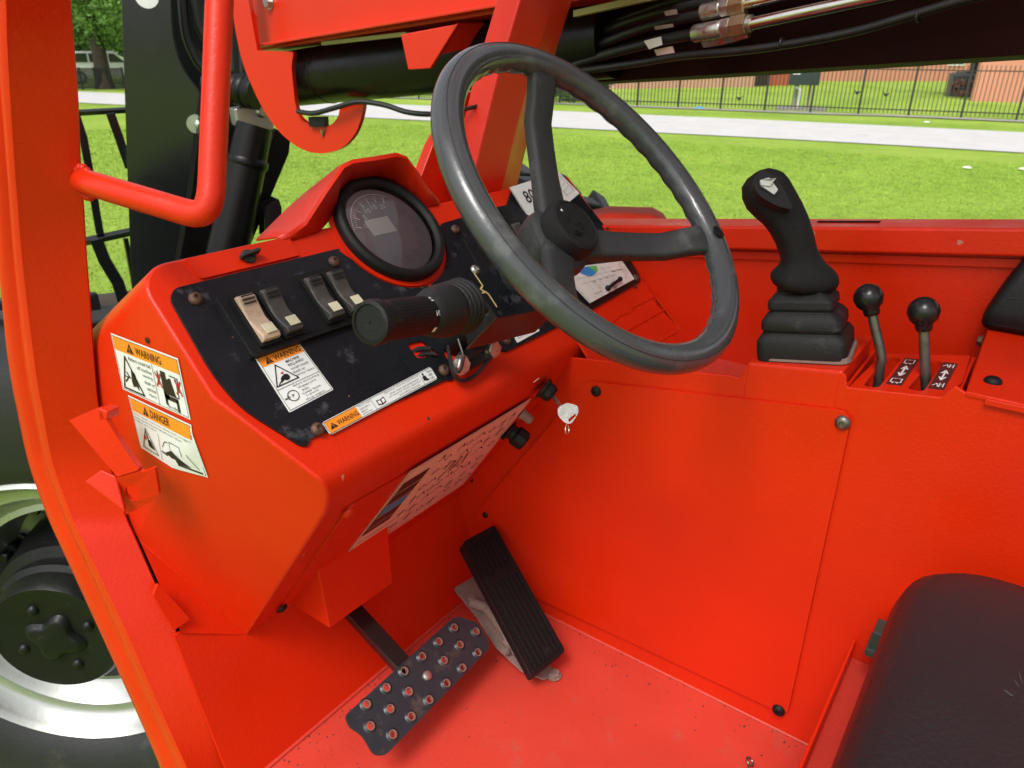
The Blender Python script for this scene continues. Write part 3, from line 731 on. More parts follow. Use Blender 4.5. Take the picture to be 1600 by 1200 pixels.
BALLM = mat('glossy_black_knob', (.010,.010,.011), .22, rvar=.06, vscale=40, dirt=(.05,.05,.05), dirt_amt=.3, dscale=60, dthr=.6)
lever(1357,465,1377,556,1372,600,.995,.0182,'left ball-topped control lever')
lever(1443,487,1445,566,1447,604,.995,.0188,'right ball-topped control lever')
def lever_decal(q, kind):
    d = Decal('lever_decal', [dk(*c) for c in q], DECK.n, PLATE, lev, radius=.06)
    d.line('white', [(.5,.36),(.5,.66)], .0022); d.line('white', [(.30,.44),(.5,.33),(.70,.44)], .0020); d.line('white', [(.30,.58),(.5,.69),(.70,.58)], .0020)
    for b in (.08,.80):
        if kind == 0:
            d.line('white', [(.18,b),(.18,b+.13),(.82,b+.13),(.82,b)], .0012); d.line('white', [(.18,b),(.82,b)], .0010)
            for a in (.3,.6): d.line('white', [(a,b+.13),(a+.05,b+.16)], .0015)
        else:
            d.line('white', [(.15,b+.1),(.38,b+.02),(.5,b+.12)], .0012); d.line('white', [(.58,b),(.58,b+.13)], .0012); d.line('white', [(.82,b),(.82,b+.13)], .0012); d.line('white', [(.58,b+.06),(.82,b+.06)], .0012)
    for k, mbx in d.mb.items():
        mbx.f = [f if (mbx.v[f[1]]-mbx.v[f[0]]).cross(mbx.v[f[2]]-mbx.v[f[1]]).dot(d.n) > 0 else tuple(reversed(f)) for f in mbx.f]
        build('arrow_symbol', mbx, INKW, lev, smooth=0, recalc=False)
lever_decal([(1414,560),(1436,562),(1409,603),(1384,600)], 0)
lever_decal([(1474,566),(1497,569),(1475,610),(1450,607)], 1)

# ---- rear housing on the right with black pad
hz = 1.409
mb = MB().poly([(.9135,.030,hz),(1.185,.034,hz),(1.185,-.7,hz),(.9135,-.7,hz)], (0,0,1), .006)
hsng = build('rear_housing_lid', mb, RED, T, smooth=0, bevel=.0015)
build('rear_housing_flange', MB().bx(.9085,.9148,-.7,.010,1.40,1.4075), RED, hsng, smooth=0, bevel=.001)
p = Plane((0,0,hz),(0,0,1))(1551,597); screw(p, (0,0,1), .0095, BLKPLAS, hsng)
build('housing_end', MB().bx(.918,1.09,.024,.028,1.26,hz-.006), RED, hsng, smooth=0)
for u, v in ((1537,522),(1547,480)):
    p = atz(u, v, hz); p.y = .036; hexbolt(p-Z3*.01, (0,1,0), .006, RUST, hsng)
x0 = 1.145
rings = []
for k, (dx, z, ry) in enumerate([(0.02,hz,0),(.012,hz+.02,.0),(.022,hz+.06,-.012),(.035,hz+.09,-.024),(.06,hz+.125,-.034),(.09,hz+.14,-.04)]):
    rings.append([(x0+dx,.044+ry,z), (x0+dx,-.5,z), (x0+.24,-.5,z), (x0+.24,.044+ry,z)])
build('black_arm_pad', MB().loft(rings), RUBBER, T, smooth=50, bevel=.012, bseg=4)

# ---- console housing

XE = 1.212
def x2of(p):
    n = SIDE2.n; return (SIDE2.p.dot(n)-n.y*p.y-n.z*p.z)/n.x
def on_left(p):
    q = Vector(p); q.x = max(.367, x2of(q)); return q
ST = .2494      # face length from the reference line to the top ridge
SL = -.028      # where the face starts to roll over into the lip
top_pts = []
for k in range(9):
    t = math.radians(180-90*k/8); top_pts.append(fc(.405+.038*math.cos(t), ST-.038+.038*math.sin(t)))
left_lo = on_left(fc(.4, SL)); crz = []
# crease point on the face edge
lo, hi = SL, .2
for _ in range(40):
    m_ = (lo+hi)/2
    if x2of(fc(.4, m_)) > .367: lo = m_
    else: hi = m_
cre = fc(.367, lo)
mb = MB()
def ngon(pts):
    mb.add(pts, [tuple(range(len(pts)))])
NX = 12
gauge_c = (.715, .2235)
XT = FACE(886,273).x; mx_, ms_ = fxy(984,398); SM = ms_
right_top = [fc(XT, ST), fc(XE, SM)]
facep = [left_lo, cre]+top_pts+right_top+[fc(XE, SL)]
ngon(facep)
# lip roll
A0 = fc(0, SL); U0 = Vector((0,.551,1.305)); dU = (Vector((0,.787,.987))-U0).normalized(); A1 = U0+dU*.020
cor = Vector((0,.5475,1.3365)) ; cor2 = Vector((0,.5475,1.309))
prev = None; lipc = []
q4 = [A0, fc(0,-.040), Vector((0,.5445,1.318)), A1]
for k in range(11):
    t = k/10; lipc.append(q4[0]*(1-t)**3+q4[1]*3*t*(1-t)**2+q4[2]*3*t*t*(1-t)+q4[3]*t**3)
for P, Q in zip(lipc, lipc[1:]):
    mb.add([on_left(P), on_left(Q), Vector((XE,Q.y,Q.z)), Vector((XE,P.y,P.z))], [(0,1,2,3)])
FB2 = Vector((0,.787,.987))
ngon([on_left(lipc[-1]), on_left(FB2), Vector((XE,.787,.987)), Vector((XE,lipc[-1].y,lipc[-1].z))])
DB = .30; EX = Vector((0,.853,-.522))
for P, Q in zip(top_pts+right_top, (top_pts+right_top)[1:]):
    mb.add([P, Q, Q+EX*DB, P+EX*DB], [(0,1,2,3)])
# left skins: a flat forward part and a slanted rear part meeting at a crease
lo_y = Vector((.367, 0, 0))
crb = Vector((.367, .875, 0)); crb.z = 0
n2 = SIDE2.n; crb.z = (SIDE2.p.dot(n2)-n2.x*.367-n2.y*crb.y)/n2.z
ngon([top_pts[0], cre, crb, Vector((.367,.96,crb.z+.03)), top_pts[0]+EX*DB])
gg = FRONT(283,989,.004)
ngon([cre]+[left_lo]+[on_left(P) for P in lipc[1:]]+[on_left(FB2), crb])
ngon([crb, on_left(FB2), gg])
# right end
ngon([fc(XE, SM), fc(XE, SM)+EX*DB, Vector((XE,.787,.987))]+[Vector((XE,P.y,P.z)) for P in reversed(lipc)])
console = build('dash_console', mb, RED, T, smooth=28, bevel=.0035, bseg=3)

# under panel (access plate below the lip) with its own edges and screws
un = UNDER.n
up = rnd([UNDER(543,790), UNDER(872,600), UNDER(905,640), UNDER(735,768), UNDER(432,955)], [.012,.006,.006,.01,.008])
under = build('under_dash_plate', MB().poly([p+un*.004 for p in up], un, .0035), RED, T, smooth=0, bevel=.001)
for u, v, m_ in ((541,795,RED),(437,946,BLKPLAS),(738,745,BLKPLAS)):
    screw(UNDER(u, v)+un*.004, un, .0085, m_, under)
# hydraulic diagram stuck to the under plate
d = Decal('diagram_decal', [UNDER(640,737,.0045), UNDER(832,621,.0045), UNDER(724,756,.0045), UNDER(520,893,.0045)], un, PINKST, under, radius=.02)
d.frame('ink', .002, .0006)
d.poly('plate', [(.03,.12),(.22,.12),(.205,.62),(.015,.62)])
for k in range(4): d.line('white', [(.02,.22+.11*k),(.22,.22+.11*k)], .0012, .0008)
d.poly('blue', [(.03,.345),(.21,.345),(.205,.43),(.028,.43)], .0007)
R = random.Random(4)
for row in range(6):
    a = .27+R.random()*.04
    while a < .93:
        w_ = .03+R.random()*.07; b = .12+row*.14+R.uniform(-.02,.02)
        ch = R.random()
        if ch < .4: d.line('ink', [(a,b),(a+w_*.5,b-.05),(a+w_,b)], .0018)
        elif ch < .7: d.line('ink', [(a,b),(a+w_,b)], .0016); d.line('ink', [(a+w_*.5,b-.04),(a+w_*.5,b+.05)], .0018)
        else: d.circ('ink', a+w_*.5, b, .006, .0014)
        a += w_+.015+R.random()*.03
for row in range(3):
    for k in range(9): 
        a = .04+k*.028; d.line('ink', [(a,.72+.08*row),(a+.018,.70+.08*row)], .0015)
d.text('ink', 'P', .50,.28,.53,.40); d.text('ink', 'R', .56,.28,.59,.40); d.text('ink', 'N', .62,.28,.65,.40)
d.finish(STD)

# ---- latch hatch on the console top left of the gauge
hp = rnd([FACE(287,406), FACE(314,438), FACE(466,400), FACE(450,371)], [.001,.004,.002,.001])
hp = [FACE(*c) for c in ((288,407),(313,438),(466,401),(450,372))]
hp = rnd(hp, [.0005,.004,.001,.0005])
hatch = build('fuse_hatch', MB().poly([p+FN*.0032 for p in hp], FN, .003), RED, console, smooth=0, bevel=.0008)
c = FACE(386,404)
build('latch_knob', MB().lathe([(.009,.003),(.0085,.007),(.004,.008)], c, FN, 20).box(c+FN*.010, (.0125,0,.0012), FN*.0045, FE*.0022), SPOKEG, console, smooth=40, bevel=.001)
# raised seams of the console right part
def seam(pts, r=.0016, name='weld_seam'):
    return build(name, MB().tube([FACE(*p, .001) for p in pts], r, 6), RED, console, smooth=60)
seam([(955,505),(965,497),(968,493),(985,488),(990,480),(1020,465),(1024,461)])
seam([(975,520),(1040,483)]); seam([(1018,540),(1058,518)])
seam([(992,408),(1040,480),(1076,530)]); seam([(1022,461),(1072,528)], .0012)

build('console_gusset', MB().poly([FACE(892,515,.0008), FACE(999,446,.0008), FACE(1079,532,.0008), FACE(1066,585,.0008), FACE(935,585,.0008)], FN, .004), RED, console, smooth=0, bevel=.001)
# ---- black dash plates
h0 = .0035
def fpoly(pxs, r):
    return [p+FN*h0 for p in rnd([FACE(*c) for c in pxs], r, 5)]
gc = Vector(fc(gauge_c[0], gauge_c[1])); 
def garc(a0, a1, r, n=10):
    return [fc(gauge_c[0]+r*math.cos(math.radians(a0+(a1-a0)*i/n)), gauge_c[1]+r*math.sin(math.radians(a0+(a1-a0)*i/n)))+FN*h0 for i in range(n+1)]
RG = .0925
L1 = fpoly([(268,453),(529,391),(560,420)], [.012,.008,0])
left_poly = rnd([FACE(*c) for c in [(480,706),(375,640),(330,587),(264,470),(270,453),(530,390)]], [.014,.02,.03,.012,.012,.006], 5)
left_poly = [p+FN*h0 for p in left_poly]
left_poly += garc(197, 272, RG, 12)
left_poly += [p+FN*h0 for p in rnd([FACE(*c) for c in [(668,452),(706,520),(690,552),(713,588),(700,598)]], [.0,.004,.006,.005,.004], 4)]
hole = rnd([FACE(634,540)+FN*h0, FACE(656,534)+FN*h0, FACE(685,556)+FN*h0, FACE(650,562)+FN*h0], .004, 3)
dashL = build('dash_plate', MB().poly(left_poly, FN, .003, [hole]), BLKPANEL, T, smooth=0, bevel=.0009)
dashL['label'] = 'scuffed black left dash plate'
rp = garc(278, 357, RG, 12)+[p+FN*h0 for p in rnd([FACE(*c) for c in [(686,352),(765,328),(790,322),(799,292),(880,276),(976,396),(1002,440),(918,488),(788,552),(772,545),(740,505),(672,448)]], [.008,.002,.003,.01,.004,.01,.014,.0,.012,.003,.003,.0], 4)]
dashR = build('dash_plate', MB().poly(rp, FN, .003), BLKPANEL, T, smooth=0, bevel=.0009)
dashR['label'] = 'right dash plate behind the steering wheel'
build('plate_slot', MB().poly([p-FN*.006 for p in hole], FN, .001), INK, dashL, smooth=0)
build('wire', MB().tube([FACE(640,552,-.004), FACE(655,545,.002), FACE(672,545,.006)], .0035, 8).tube([FACE(648,560,-.004), FACE(662,553,.001), FACE(680,553,.006)], .003, 8), RUBHOSE, dashL)
for u, v in ((304,470),(520,412),(494,673),(691,581)): screw(FACE(u, v)+FN*h0, FN, .0078, RUST, dashL)
for u, v in ((709,361),(789,534),(991,436)): screw(FACE(u, v)+FN*h0, FN, .0072, RUST, dashR)
build('edge_screw', MB().lathe([(.003,0),(.003,.002),(0,.0025)], FACE(991,450)+FN*h0, FN, 10), RUST, dashR)

# ---- instrument gauge
G = thing_part('gauge'); gn = FN
def gx(a, b, h): return fc(gauge_c[0]+a, gauge_c[1]+b, h)
go = gx(0,0,0)
build('bezel', MB().lathe([(.0895,.0),(.0895,.003)], go, FN, 72), RED, G, smooth=30)
build('bezel_ring', MB().lathe([(.083,.001),(.0835,.010),(.081,.0155),(.0765,.0175),(.0715,.0165),(.068,.011),(.0665,.004),(.060,.003)], go, FN, 96, cap=False), BLKPLAS, G, smooth=60)
build('dial_face', MB().lathe([(.0675,.003),(.0675,.0045),(0,.0045)], go, FN, 72), DIAL, G, smooth=30)
build('lcd_window', MB().box(gx(-.012,.008,.0052), (.0215,0,0), FE*.0125, FN*.0005), LCD, G, smooth=0)
dm = MB(); g0 = gx(0,0,.0052)
def gl(pts, wd, mbx):
    for (a, b), (c, d_) in zip(pts, pts[1:]):
        dx, dy = c-a, d_-b; l = math.hypot(dx, dy) or 1; nx, ny = -dy/l*wd/2, dx/l*wd/2
        mbx.add([gx(a+nx,b+ny,.0052), gx(c+nx,d_+ny,.0052), gx(c-nx,d_-ny,.0052), gx(a-nx,b-ny,.0052)], [(3,2,1,0)])
for k in range(25):
    a = math.radians(65+k*100/24); r0 = .050 if k % 4 else .045
    gl([(r0*math.cos(a), r0*math.sin(a)), (.0555*math.cos(a), .0555*math.sin(a))], .0010 if k % 4 else .0018, dm)
gl([(.058*math.cos(math.radians(60+i*110/20)), .058*math.sin(math.radians(60+i*110/20))) for i in range(21)], .0014, dm)
for k, ch in enumerate(('0','5','10','15','20')):
    a = math.radians(160-k*22); vs, fs = text2d(ch); w_ = .0055*(len(ch)**.8)
    dm.add([gx(.038*math.cos(a)+(x-.5)*w_, .038*math.sin(a)+(.5-y)*.007, .0053) for x, y in vs], fs)
build('scale_marks', dm, INKW, G, smooth=0, recalc=False)
for (a, b) in ((.045,-.010),(.035,-.032),(.018,-.044),(0,-.049),(-.02,-.045),(.040,.022),(.05,.006)):
    im = MB(); gl([(a-.0045,b-.0045),(a+.0045,b-.0045),(a+.0045,b+.0045),(a-.0045,b+.0045),(a-.0045,b-.0045)], .0008, im); gl([(a-.002,b),(a+.002,b)], .0016, im)
    build('indicator_icon', im, mat('dim_icon', (.25,.19,.18), .5) if 'dim_icon' not in bpy.data.materials else bpy.data.materials['dim_icon'], G, smooth=0, recalc=False)
build('glass', MB().lathe([(.0680,.0105),(.05,.0125),(.03,.0135),(0,.014)], go, FN, 64, cap=False), GLASS, G, smooth=80)

# ---- visor over the gauge
FC = lambda u, v, h=0: FACE(u, v, h)
rim = [(436,375,.0005),(455,368,.004),(477,352,.012),(508,304,.034),(536,263,.050),(550,255,.054),(585,250,.056),(620,244,.056),(634,249,.052),(650,272,.034),(668,298,.016),(684,318,.001)]
base = [(437,377),(462,372),(497,361),(519,336),(526,306),(543,289),(575,283),(606,290),(630,304),(652,322),(668,322),(684,320)]
backp = [(401,377,.775),(425,353,.79),(450,328,.80),(481,301,.82),(530,262,.86),(548,253,.87),(583,247,.87),(616,241,.87),(632,246,.86),(650,268,.82),(668,294,.79),(686,316,.76)]
R1 = [FACE(u, v, h) for u, v, h in rim]; B1 = [FACE(u, v, .0005) for u, v in base]; K1 = [aty(u, v, y) for u, v, y in backp]
mb = MB(); th = .003
off = []
for i, p in enumerate(R1): off.append(p+(K1[i]-p).normalized()*.002+Z3*.0022)
mb.loft([B1, R1, off, K1], cap=False, closed=False)
visor = build('gauge_visor', mb, RED, T, smooth=45)
visor.modifiers.new('thick', 'SOLIDIFY').thickness = -.0025

# ---- rocker switch bank
s0, s1 = .113, .190
sw = [.427,.592]
bank = thing_part('switch_bank', 'left bank of four rocker switches with a blank in the middle')
xs = [.4295,.4585,.487,.516,.5445,.5735]
fr_out = rnd([fc(.424,s1,.0125), fc(.424,s0,.0125), fc(.578,s0-.001,.0125), fc(.578,s1,.0125)], .004, 3)
build('switch_frame', MB().poly(fr_out, FN, .0095), BLKPLAS, bank, smooth=0, bevel=.0015)
def rocker(x, sc, m, lens, par, w_=.0122, hh=.0305, tilt=1, ridges=True):
    build('switch_bezel', MB().poly(rnd([fc(x-w_-.0018,sc+hh+.002,.0175), fc(x-w_-.0018,sc-hh-.002,.0175), fc(x+w_+.0018,sc-hh-.002,.0175), fc(x+w_+.0018,sc+hh+.002,.0175)], .003, 3), FN, .006), BLKPLAS, par, smooth=0, bevel=.0012)
    rings = []
    for k in range(13):
        t = -1+2*k/12; h = .0215+.006*abs(t)**1.6*(1.1 if t < 0 else .6)-.003*(1-abs(t)); s_ = sc+hh*t*.94
        if k in (0,12): h -= .004
        rings.append([fc(x-w_+.0012,s_,.015), fc(x-w_+.0012,s_,h-.001), fc(x-w_+.0025,s_,h), fc(x+w_-.0025,s_,h), fc(x+w_-.0012,s_,h-.001), fc(x+w_-.0012,s_,.015)])
    ro = build('rocker', MB().loft(rings), m, par, smooth=30, bevel=.0006)
    if ridges:
        rb = MB()
        for k in range(3): rb.box(fc(x,sc+hh*(.82-.13*k),.0258-.0012*k), (w_*.62,0,0), FE*.0007, FN*.0006)
        build('grip_ridge', rb, INK, ro, smooth=0)
    if lens:
        build('switch_lens', MB().box(fc(x+.0012,sc-hh*.58,.0262), (w_*.55,0,0), FE*.0062-FN*.0009, FN*.0006), LENSY, ro, smooth=0, bevel=.0005)
    return ro
def fx(u, v): return fxy(u, v)
for (u, v, m, t) in ((390,502,BEIGE,1),(427,491,ROCK,1),(493,470,ROCK,1),(527,460,ROCK,-1)):
    x, s_ = fx(u, v); x -= .002; 
    r_ = rocker(x, .1515, m, True, bank)
    if m is BEIGE: r_['label'] = 'dirty beige rocker'
build('blank_plate', MB().box(fc(.501,.1515,.0128), (.0135,0,0), FE*.033, FN*.0006), BLKPANEL, bank, smooth=0, bevel=.0005)
bank2 = thing_part('switch_bank', 'right bank of rocker switches half hidden behind the steering wheel')
q = [FACE(723,372,.009), FACE(811,343,.009), FACE(860,415,.009), FACE(770,455,.009)]
build('switch_frame', MB().poly(rnd(q, .004, 3), FN, .006), BLKPLAS, bank2, smooth=0, bevel=.0012)
for u, v in ((796,366),(816,360)):
    x, s_ = fx(u, v); rocker(x, s_-.018, ROCK, True, bank2, .0105, .026, ridges=False)
build('blank_plate', MB().poly([FACE(735,378,.0098), FACE(785,362,.0098), FACE(815,408,.0098), FACE(763,428,.0098)], FN, .0008), BLKPANEL, bank2, smooth=0)

# ---- stickers on the dash
def face_decal(name, corners, m, par, **k): return Decal(name, [FACE(u, v, h0) for u, v in corners], FN, m, par, **k)
d = face_decal('warning_decal', [(398,560),(466,535),(521,609),(452,645)], WHITE, dashL, label='roll-away warning sticker', radius=.03)
d.frame('ink', .0016, .0005)
d.quad('band', .025,.02,.975,.185); d.alert('ink', .13,.045,.29,.165); d.text('ink', 'WARNING', .33,.06,.93,.16, bold=True)
d.line('ink', [(.03,.61),(.97,.61)], .0005)
d.line('ink', [(.27,.22),(.06,.56),(.54,.56)], .0013, closed=True)
d.poly('pic', [(.18,.53),(.21,.46),(.26,.43),(.33,.42),(.40,.49),(.33,.51),(.27,.50)]); d.circ('pic', .33,.47,.004); d.poly('red', [(.26,.38),(.34,.36),(.31,.41)]); d.line('pic', [(.12,.54),(.2,.50),(.26,.49)], .001)
for i, s_ in enumerate(('MACHINE','ROLL-AWAY','could cause','death or','serious injury.')):
    d.text('ink', s_, .50 if i < 4 else .52,.215+i*.07,.50+[.30,.36,.40,.27,.44][i],.262+i*.07, bold=i < 2)
for i, s_ in enumerate(('Before dismounting:','•Engage park','  brake.','•Lower boom','  to ground.','•Stop engine.')):
    x0_ = .40 if i else .34; d.text('ink', s_, x0_+(.05 if i in (2,4) else 0),.635+i*.058,x0_+[.60,.42,.20,.42,.33,.44][i],.675+i*.058)
d.circ('ink', .24,.79,.0062,.0008); d.text('ink', 'P', .215,.765,.265,.815, bold=True); d.line('ink', [(.06,.785),(.13,.785),(.13,.76),(.17,.79),(.13,.82),(.13,.80),(.06,.80)], .0006)
d.finish(STD)
d = face_decal('warning_decal', [(502,661),(672,573),(684,592),(516,680)], WHITE, dashL, label='long narrow seat belt warning sticker', radius=.18)
d.frame('ink', .0010, .0005); d.quad('band', .01,.06,.27,.94); d.alert('ink', .025,.3,.085,.72); d.text('ink', 'WARNING', .09,.33,.262,.70, bold=True)
for a in (.40,.865): d.line('ink', [(a,.06),(a,.94)], .0005)
for i, s_ in enumerate(('Failure to comply','could result in','death or','serious injury')): d.text('ink', s_, .285,.12+i*.2,.285+[.105,.085,.055,.085][i],.26+i*.2)
for i, s_ in enumerate(('Operator must be trained and','must read and understand','all capacity charts, operator','and safety manuals.')): d.text('ink', s_, .62-[.10,.06,.08,.0][i]*1.0,.12+i*.2,.85-[0,.01,0,.02][i],.26+i*.2)
d.poly('pic', [(.43,.35),(.465,.42),(.50,.35),(.50,.75),(.465,.82),(.43,.75)]); d.poly('white', [(.437,.44),(.46,.48),(.46,.74),(.437,.68)], .0008); d.poly('white', [(.470,.48),(.493,.44),(.493,.68),(.470,.74)], .0008)
d.circ('pic', .895,.25,.0016); d.poly('pic', [(.88,.38),(.91,.38),(.915,.65),(.93,.75),(.91,.80),(.875,.68)])
for i, s_ in enumerate(('Fasten','seat','belt')): d.text('ink', s_, .94,.15+i*.25,.985-.01*(i > 0),.33+i*.25)
d.finish(STD)
d = face_decal('small_decal', [(798,516),(828,496),(843,517),(808,536)], WHITE, dashR, label='small white notice below the column bracket', radius=.05)
for i, (s_, w_) in enumerate((('to start, push',.45),('•Set at neutral.',.7),('•Lock in park or idle.',.85))): d.text('ink', s_, .08,.25+i*.22,.08+w_,.38+i*.22)
d.finish(STD)
# capacity chart held by its clip
cc = [FACE(872,420,.010), FACE(972,408,.010), FACE(991,436,.010), FACE(923,473,.010)]
d = Decal('capacity_chart', cc, FN, WHITED, T, radius=.01, thick=.003)
for k in range(6): d.line('ink', [(.15+k*.11,.1),(.2+k*.11,.75)], .0004)
for k in range(3): d.line('ink', [(.1,.2+k*.16),(.75,.2+k*.16)], .0004)
d.poly('blue', [(.22,.08),(.42,.05),(.46,.30),(.34,.38),(.24,.25)]); d.poly('green', [(.42,.05),(.55,.06),(.50,.25),(.46,.30)])
for k in range(4): d.text('ink', str(10+k*5), .30+k*.12,.52,.335+k*.12,.58)
d.text('ink', '10 20 30 40', .16,.84,.30,.88); d.text('ink', 'max load', .70,.34,.90,.42)
d.finish(STD)
cl = thing_part('chart_clip')
a, b = FACE(950,450,.014), FACE(969,436,.016)
build('clip_pin', MB().tube([a, b], .0028, 10), BLKPLAS, cl); build('clip_end', MB().ball(a, .005, 12, 8).ball(b, .0045, 12, 8), BLKPLAS, cl)
build('clip_bracket', MB().box(FACE(957,447,.010), (.003,0,0), FE*.006, FN*.006), ZINC, cl, smooth=0)
# white flip card behind the steering wheel hub
nb = Vector((-.35,-.9,.25)).normalized(); PC = Plane(FACE(860,305,.03), nb)
cq = [PC(797,293), PC(872,268), PC(905,302), PC(838,360)]
d = Decal('flip_chart_card', cq, nb, WHITE, T, radius=.01, thick=.004)
d.text('ink', '80', .13,.16,.33,.46, bold=True); d.line('ink', [(.80,.18),(.96,.18),(.96,.8),(.80,.8)], .0006, closed=True)
for k in range(3): d.line('ink', [(.82,.35+k*.15),(.94,.28+k*.15)], .0006)
d.line('ink', [(.72,.08),(.98,.05)], .0012)
d.finish(STD)

# ---- stickers on the console's left side
SN = Vector((-1,0,0))
def conf(p):
    n = SIDE2.n; x2 = (SIDE2.p.dot(n)-n.y*p.y-n.z*p.z)/n.x; q = p.copy(); q.x = max(.3665, x2-.0005); return q
Sd = Plane((.366,0,0),(1,0,0))
d = Decal('warning_decal', [Sd(173,520), Sd(278,560), Sd(298,656), Sd(192,608)], SN, WHITE, console, label='riders could fall warning sticker', conform=conf)
d.frame('ink', .0022, .0006); d.quad('band', .025,.03,.975,.27); d.alert('ink', .22,.07,.33,.235); d.text('ink', 'WARNING', .36,.09,.74,.225, bold=True)
d.line('ink', [(.58,.28),(.58,.96)], .0007)
d.line('ink', [(.16,.34),(.05,.93),(.36,.93)], .0022, closed=True)
d.poly('pic', [(.22,.55),(.27,.58),(.29,.75),(.30,.88),(.26,.82),(.21,.85),(.20,.75)]); d.line('pic', [(.10,.80),(.17,.68),(.14,.62)], .0018); d.line('pic', [(.11,.70),(.19,.70)], .0014)
for i, (s_, a0, w_) in enumerate((('Riders could fall',.22,.33),('off machine',.33,.22),('causing',.40,.15),('death or',.41,.15),('serious',.43,.13),('injury',.44,.11))): d.text('ink', s_, a0,.31+i*.105,a0+w_,.375+i*.105)
d.quad('pic', .69,.33,.76,.80, .0007); d.line('pic', [(.82,.36),(.90,.36),(.90,.7),(.78,.7)], .0012); d.poly('pic', [(.76,.45),(.82,.40),(.86,.70),(.76,.70)]); d.quad('pic', .69,.72,.88,.80,.0007); d.quad('pic', .69,.68,.72,.90,.0007); d.quad('pic', .85,.75,.88,.95,.0007)
for a0 in (.61,.89): d.line('red', [(a0,.40),(a0+.07,.62)], .0022,.0009); d.line('red', [(a0+.07,.40),(a0,.62)], .0022,.0009); d.line('pic', [(a0+.035,.36),(a0+.035,.58)], .0016)
d.text('ink', 'No riders.', .70,.885,.88,.945)
d.finish(STD)
def SS(u, v):
    a_, b_ = Sd(u, v), SIDE2(u, v, .0005)
    return a_ if depth(a_) > depth(b_) else b_
d = Decal('danger_decal', [SS(200,617), SS(299,664), SS(326,746), SS(220,699)], SN, WHITE, console, label='danger sticker bent over the console crease', conform=conf)
d.frame('ink', .0020, .0006); d.quad('band', .025,.03,.975,.27); d.alert('ink', .22,.07,.32,.235); d.text('ink', 'DANGER', .35,.08,.66,.225, bold=True)
for i, (s_, w_) in enumerate((('Vehicle tipover could occur. Always lower outriggers,',.93),('chassis must be level; avoid soft and uneven surfaces.',.80),('Death or serious injury.',.38))): d.text('ink', s_, .03,.295+i*.062,.03+w_,.335+i*.062)
d.line('ink', [(.42,.48),(.42,.96)], .0007); d.line('ink', [(.20,.50),(.08,.92),(.36,.92)], .0012, closed=True)
d.line('pic', [(.19,.58),(.24,.84)], .0024); d.poly('pic', [(.20,.72),(.25,.70),(.31,.86),(.20,.84)]); d.circ('red', .16,.70,.003)
d.line('pic', [(.45,.78),(.70,.88),(.95,.94)], .0025); d.poly('pic', [(.50,.77),(.62,.66),(.72,.72),(.84,.88),(.70,.86)]); d.line('ink', [(.60,.66),(.60,.52),(.76,.52),(.78,.68)], .0008); d.line('ink', [(.47,.68),(.52,.56),(.57,.55)], .0010); d.line('ink', [(.84,.62),(.93,.88)], .0009)
d.finish(STD)
build('rivet_hole', MB().lathe([(.0035,0),(.0035,.0006),(0,.0006)], Sd(230,532), SN, 12), INK, console, smooth=0)

# ---- steering wheel
SW = thing_part('steering_wheel', 'worn grey three-spoke steering wheel')
WC = Vector((.697,.390,1.610)); WN = FN.copy(); WX = Vector((1,0,0)); WX = (WX-WN*WX.dot(WN)).normalized(); WY = WN.cross(WX)
WP = Plane(WC, WN); WR = .191
def wp(r, a, k=0): return WC+(WX*math.cos(a)+WY*math.sin(a))*r-WN*k
mb = MB(); SEG, SEC = 180, 20; o = 0
for i in range(SEG):
    a = 2*math.pi*i/SEG; dd_ = WX*math.cos(a)+WY*math.sin(a)
    bump_ = .0008*math.sin(a*44)
    for j in range(SEC):
        b = 2*math.pi*j/SEC; cb, sb_ = math.cos(b), math.sin(b)
        rr = .0158+(bump_ if cb < -.2 and sb_ < .2 else 0)+(.0006 if abs(b-math.pi/2) < .2 else 0)
        mb.v.append(WC+dd_*(WR+rr*cb)+WN*(rr*.95*sb_))
for i in range(SEG):
    for j in range(SEC): mb.f.append((i*SEC+j, ((i+1) % SEG)*SEC+j, ((i+1) % SEG)*SEC+(j+1) % SEC, i*SEC+(j+1) % SEC))
build('rim', mb, WHEELG, SW, smooth=60)
for sg in (1,):
    build('rim_seam', MB().torus(WC+WN*.0125, WN, WR+.0085, .00055, 160, 6), SPOKEG, SW, smooth=80)
def angpx(u, v): p = WP(u, v)-WC; return math.atan2(p.dot(WY), p.dot(WX))
def spoke(a, wd=.0175, tk=.009):
    st = [(WR-.004, .002, 1.25, .8), (WR-.018, .006, 1.1, .95), (WR-.035, .018, 1.0, 1), (WR-.055,.034,1.0,1), (WR-.085,.045,1.0,1), (.075,.055,1.02,1), (.045,.064,1.15,1.1), (.018,.070,1.3,1.2)]
    dr = WX*math.cos(a)+WY*math.sin(a); tn = WN.cross(dr); rings = []
    for i, (r, k, sw_, st_) in enumerate(st):
        r2, k2 = st[min(i+1, 7)][:2]; r1, k1 = st[max(i-1, 0)][:2]
        tg = (dr*(r2-r1)-WN*(k2-k1)).normalized(); nn = tn.cross(tg).normalized()
        c = wp(r, a, k); ring = []
        for j in range(20):
            b = 2*math.pi*j/20; cx_ = math.copysign(abs(math.cos(b))**.45, math.cos(b)); cy_ = math.copysign(abs(math.sin(b))**.6, math.sin(b))
            ring.append(c+tn*wd*sw_*cx_+nn*tk*st_*cy_)
        rings.append(ring)
    return build('spoke', MB().loft(rings), SPOKEG, SW, smooth=50)
AS = [angpx(836,86), angpx(1118,378), angpx(905,500)]
for a in AS: spoke(a)
